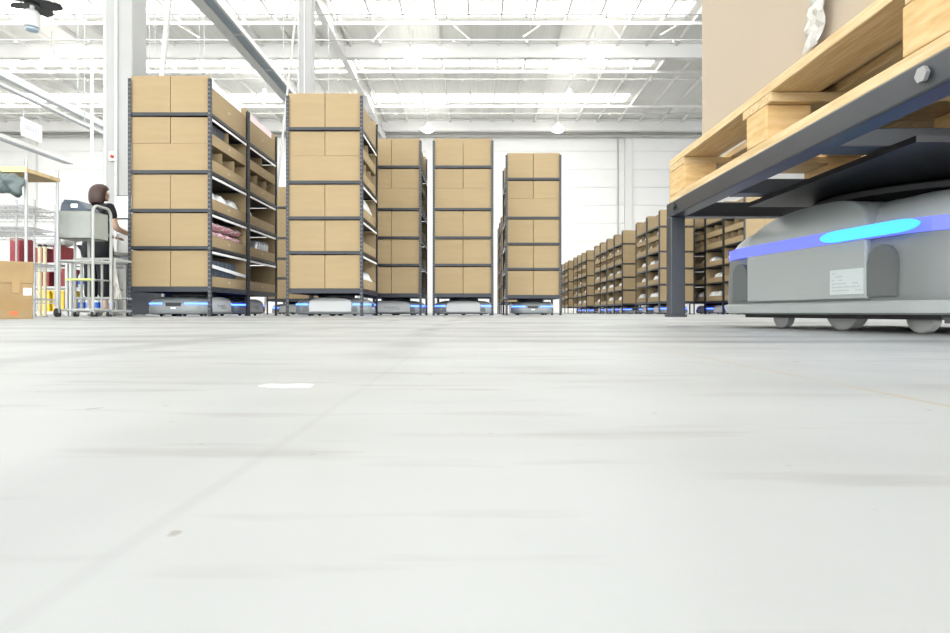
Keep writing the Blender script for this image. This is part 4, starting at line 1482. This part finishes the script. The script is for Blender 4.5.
# ceiling fan at top left
fn = tag(empty('hanging_fan', (-8.86, 12.0, 5.72)), 'white fan motor with dark blades hanging from a rod at top left', 'ceiling fan')
MB().lathe([(0.05, 0.0), (0.13, 0.03), (0.14, 0.1), (0.14, 0.3), (0.1, 0.36), (0.05, 0.38)], 24).build('motor_housing', 'white', fn, True)
MB().lathe([(0.04, -0.06), (0.11, -0.04), (0.12, 0.0), (0.05, 0.01)], 20).build('hub_cap', mat('blue_grey_cap', (0.33, 0.42, 0.5), 0.4), fn, True)
MB().tube([(0, 0, 0.36), (0, 0, ROOF - 5.72 - 0.002)], 0.04, 10).build('drop_rod', 'white', fn, True)
bl = MB()
vs = []
for k in range(9):
    t = k / 8
    rad = 0.1 + 0.42 * t
    wv = 0.09 + 0.09 * math.sin(PI * min(1, t * 1.1))
    vs += [(rad, -wv, 0.02), (rad, wv, -0.02), (rad, -wv, 0.028), (rad, wv, -0.012)]
f = []
for k in range(8):
    a = k * 4
    f += [(a, a + 1, a + 5, a + 4), (a + 2, a + 6, a + 7, a + 3), (a, a + 4, a + 6, a + 2), (a + 1, a + 3, a + 7, a + 5)]
f += [(0, 2, 3, 1), (32, 33, 35, 34)]
ble = bl.add(vs, f).mesh('fan_blade', 'black')
for k in range(5):
    link('fan_blade', ble, fn, (0, 0, 0.5), (0, 0, 0.3 + k * 2 * PI / 5))
MB().lathe([(0.13, 0.46), (0.13, 0.54), (0.06, 0.56)], 16).build('blade_hub', 'black', fn, True)

# service poles and cables dropping from the roof
def drop(name, a, b, r, m, label, cat):
    o = MB().tube([a, b], r, 8).build(name, m, None, True)
    return tag(o, label, cat)


drop('service_pole', (-7.66, 12.0, 0.0), (-7.66, 12.0, 5.2), 0.03, 'steel_white', 'thin white vertical service pole left of the big white column', 'pole')
a = P(161, 85, 9.5); b = P(172, -30, 9.5)
b2 = a + (b - a) * ((ROOF - 0.05 - a.z) / (b.z - a.z))
a2 = a - (b - a) * ((a.z - 0.005) / (b.z - a.z))
drop('slanting_pole', a2, b2, 0.045, 'pipe', 'slightly slanting grey pole rising behind the top of the leftmost rack', 'pole')
a = P(277, 190, 10.5); b = P(288, 86, 10.5)
b2 = a + (b - a) * ((ROOF - 0.05 - a.z) / (b.z - a.z))
a2 = a - (b - a) * ((a.z - 0.005) / (b.z - a.z))
drop('slanting_cable', a2, b2, 0.02, 'pipe', 'thin slanting grey cable between the two big left racks', 'cable')

# torn white tape on the floor
vs = []
rq = random.Random(1)
tpv = [(-0.016, 0.0), (-0.013, 0.010), (-0.002, 0.008), (0.006, 0.012), (0.016, 0.009), (0.017, -0.004), (0.004, -0.007), (-0.008, -0.005)]
m_ = len(tpv)
vv = [(x, y, 0.0) for x, y in tpv] + [(x * 0.97, y * 0.97, 0.0006) for x, y in tpv]
o = MB().add(vv, [tuple(range(m_ - 1, -1, -1)), tuple(range(m_, 2 * m_))] + [(i, (i + 1) % m_, m_ + (i + 1) % m_, m_ + i) for i in range(m_)]).build('torn_tape', mat('dirty_white_tape', (0.42, 0.42, 0.4), 0.6), None, False, (-0.116, 0.365, 0.0))
tag(o, 'small torn scrap of white tape stuck on the floor', 'tape')
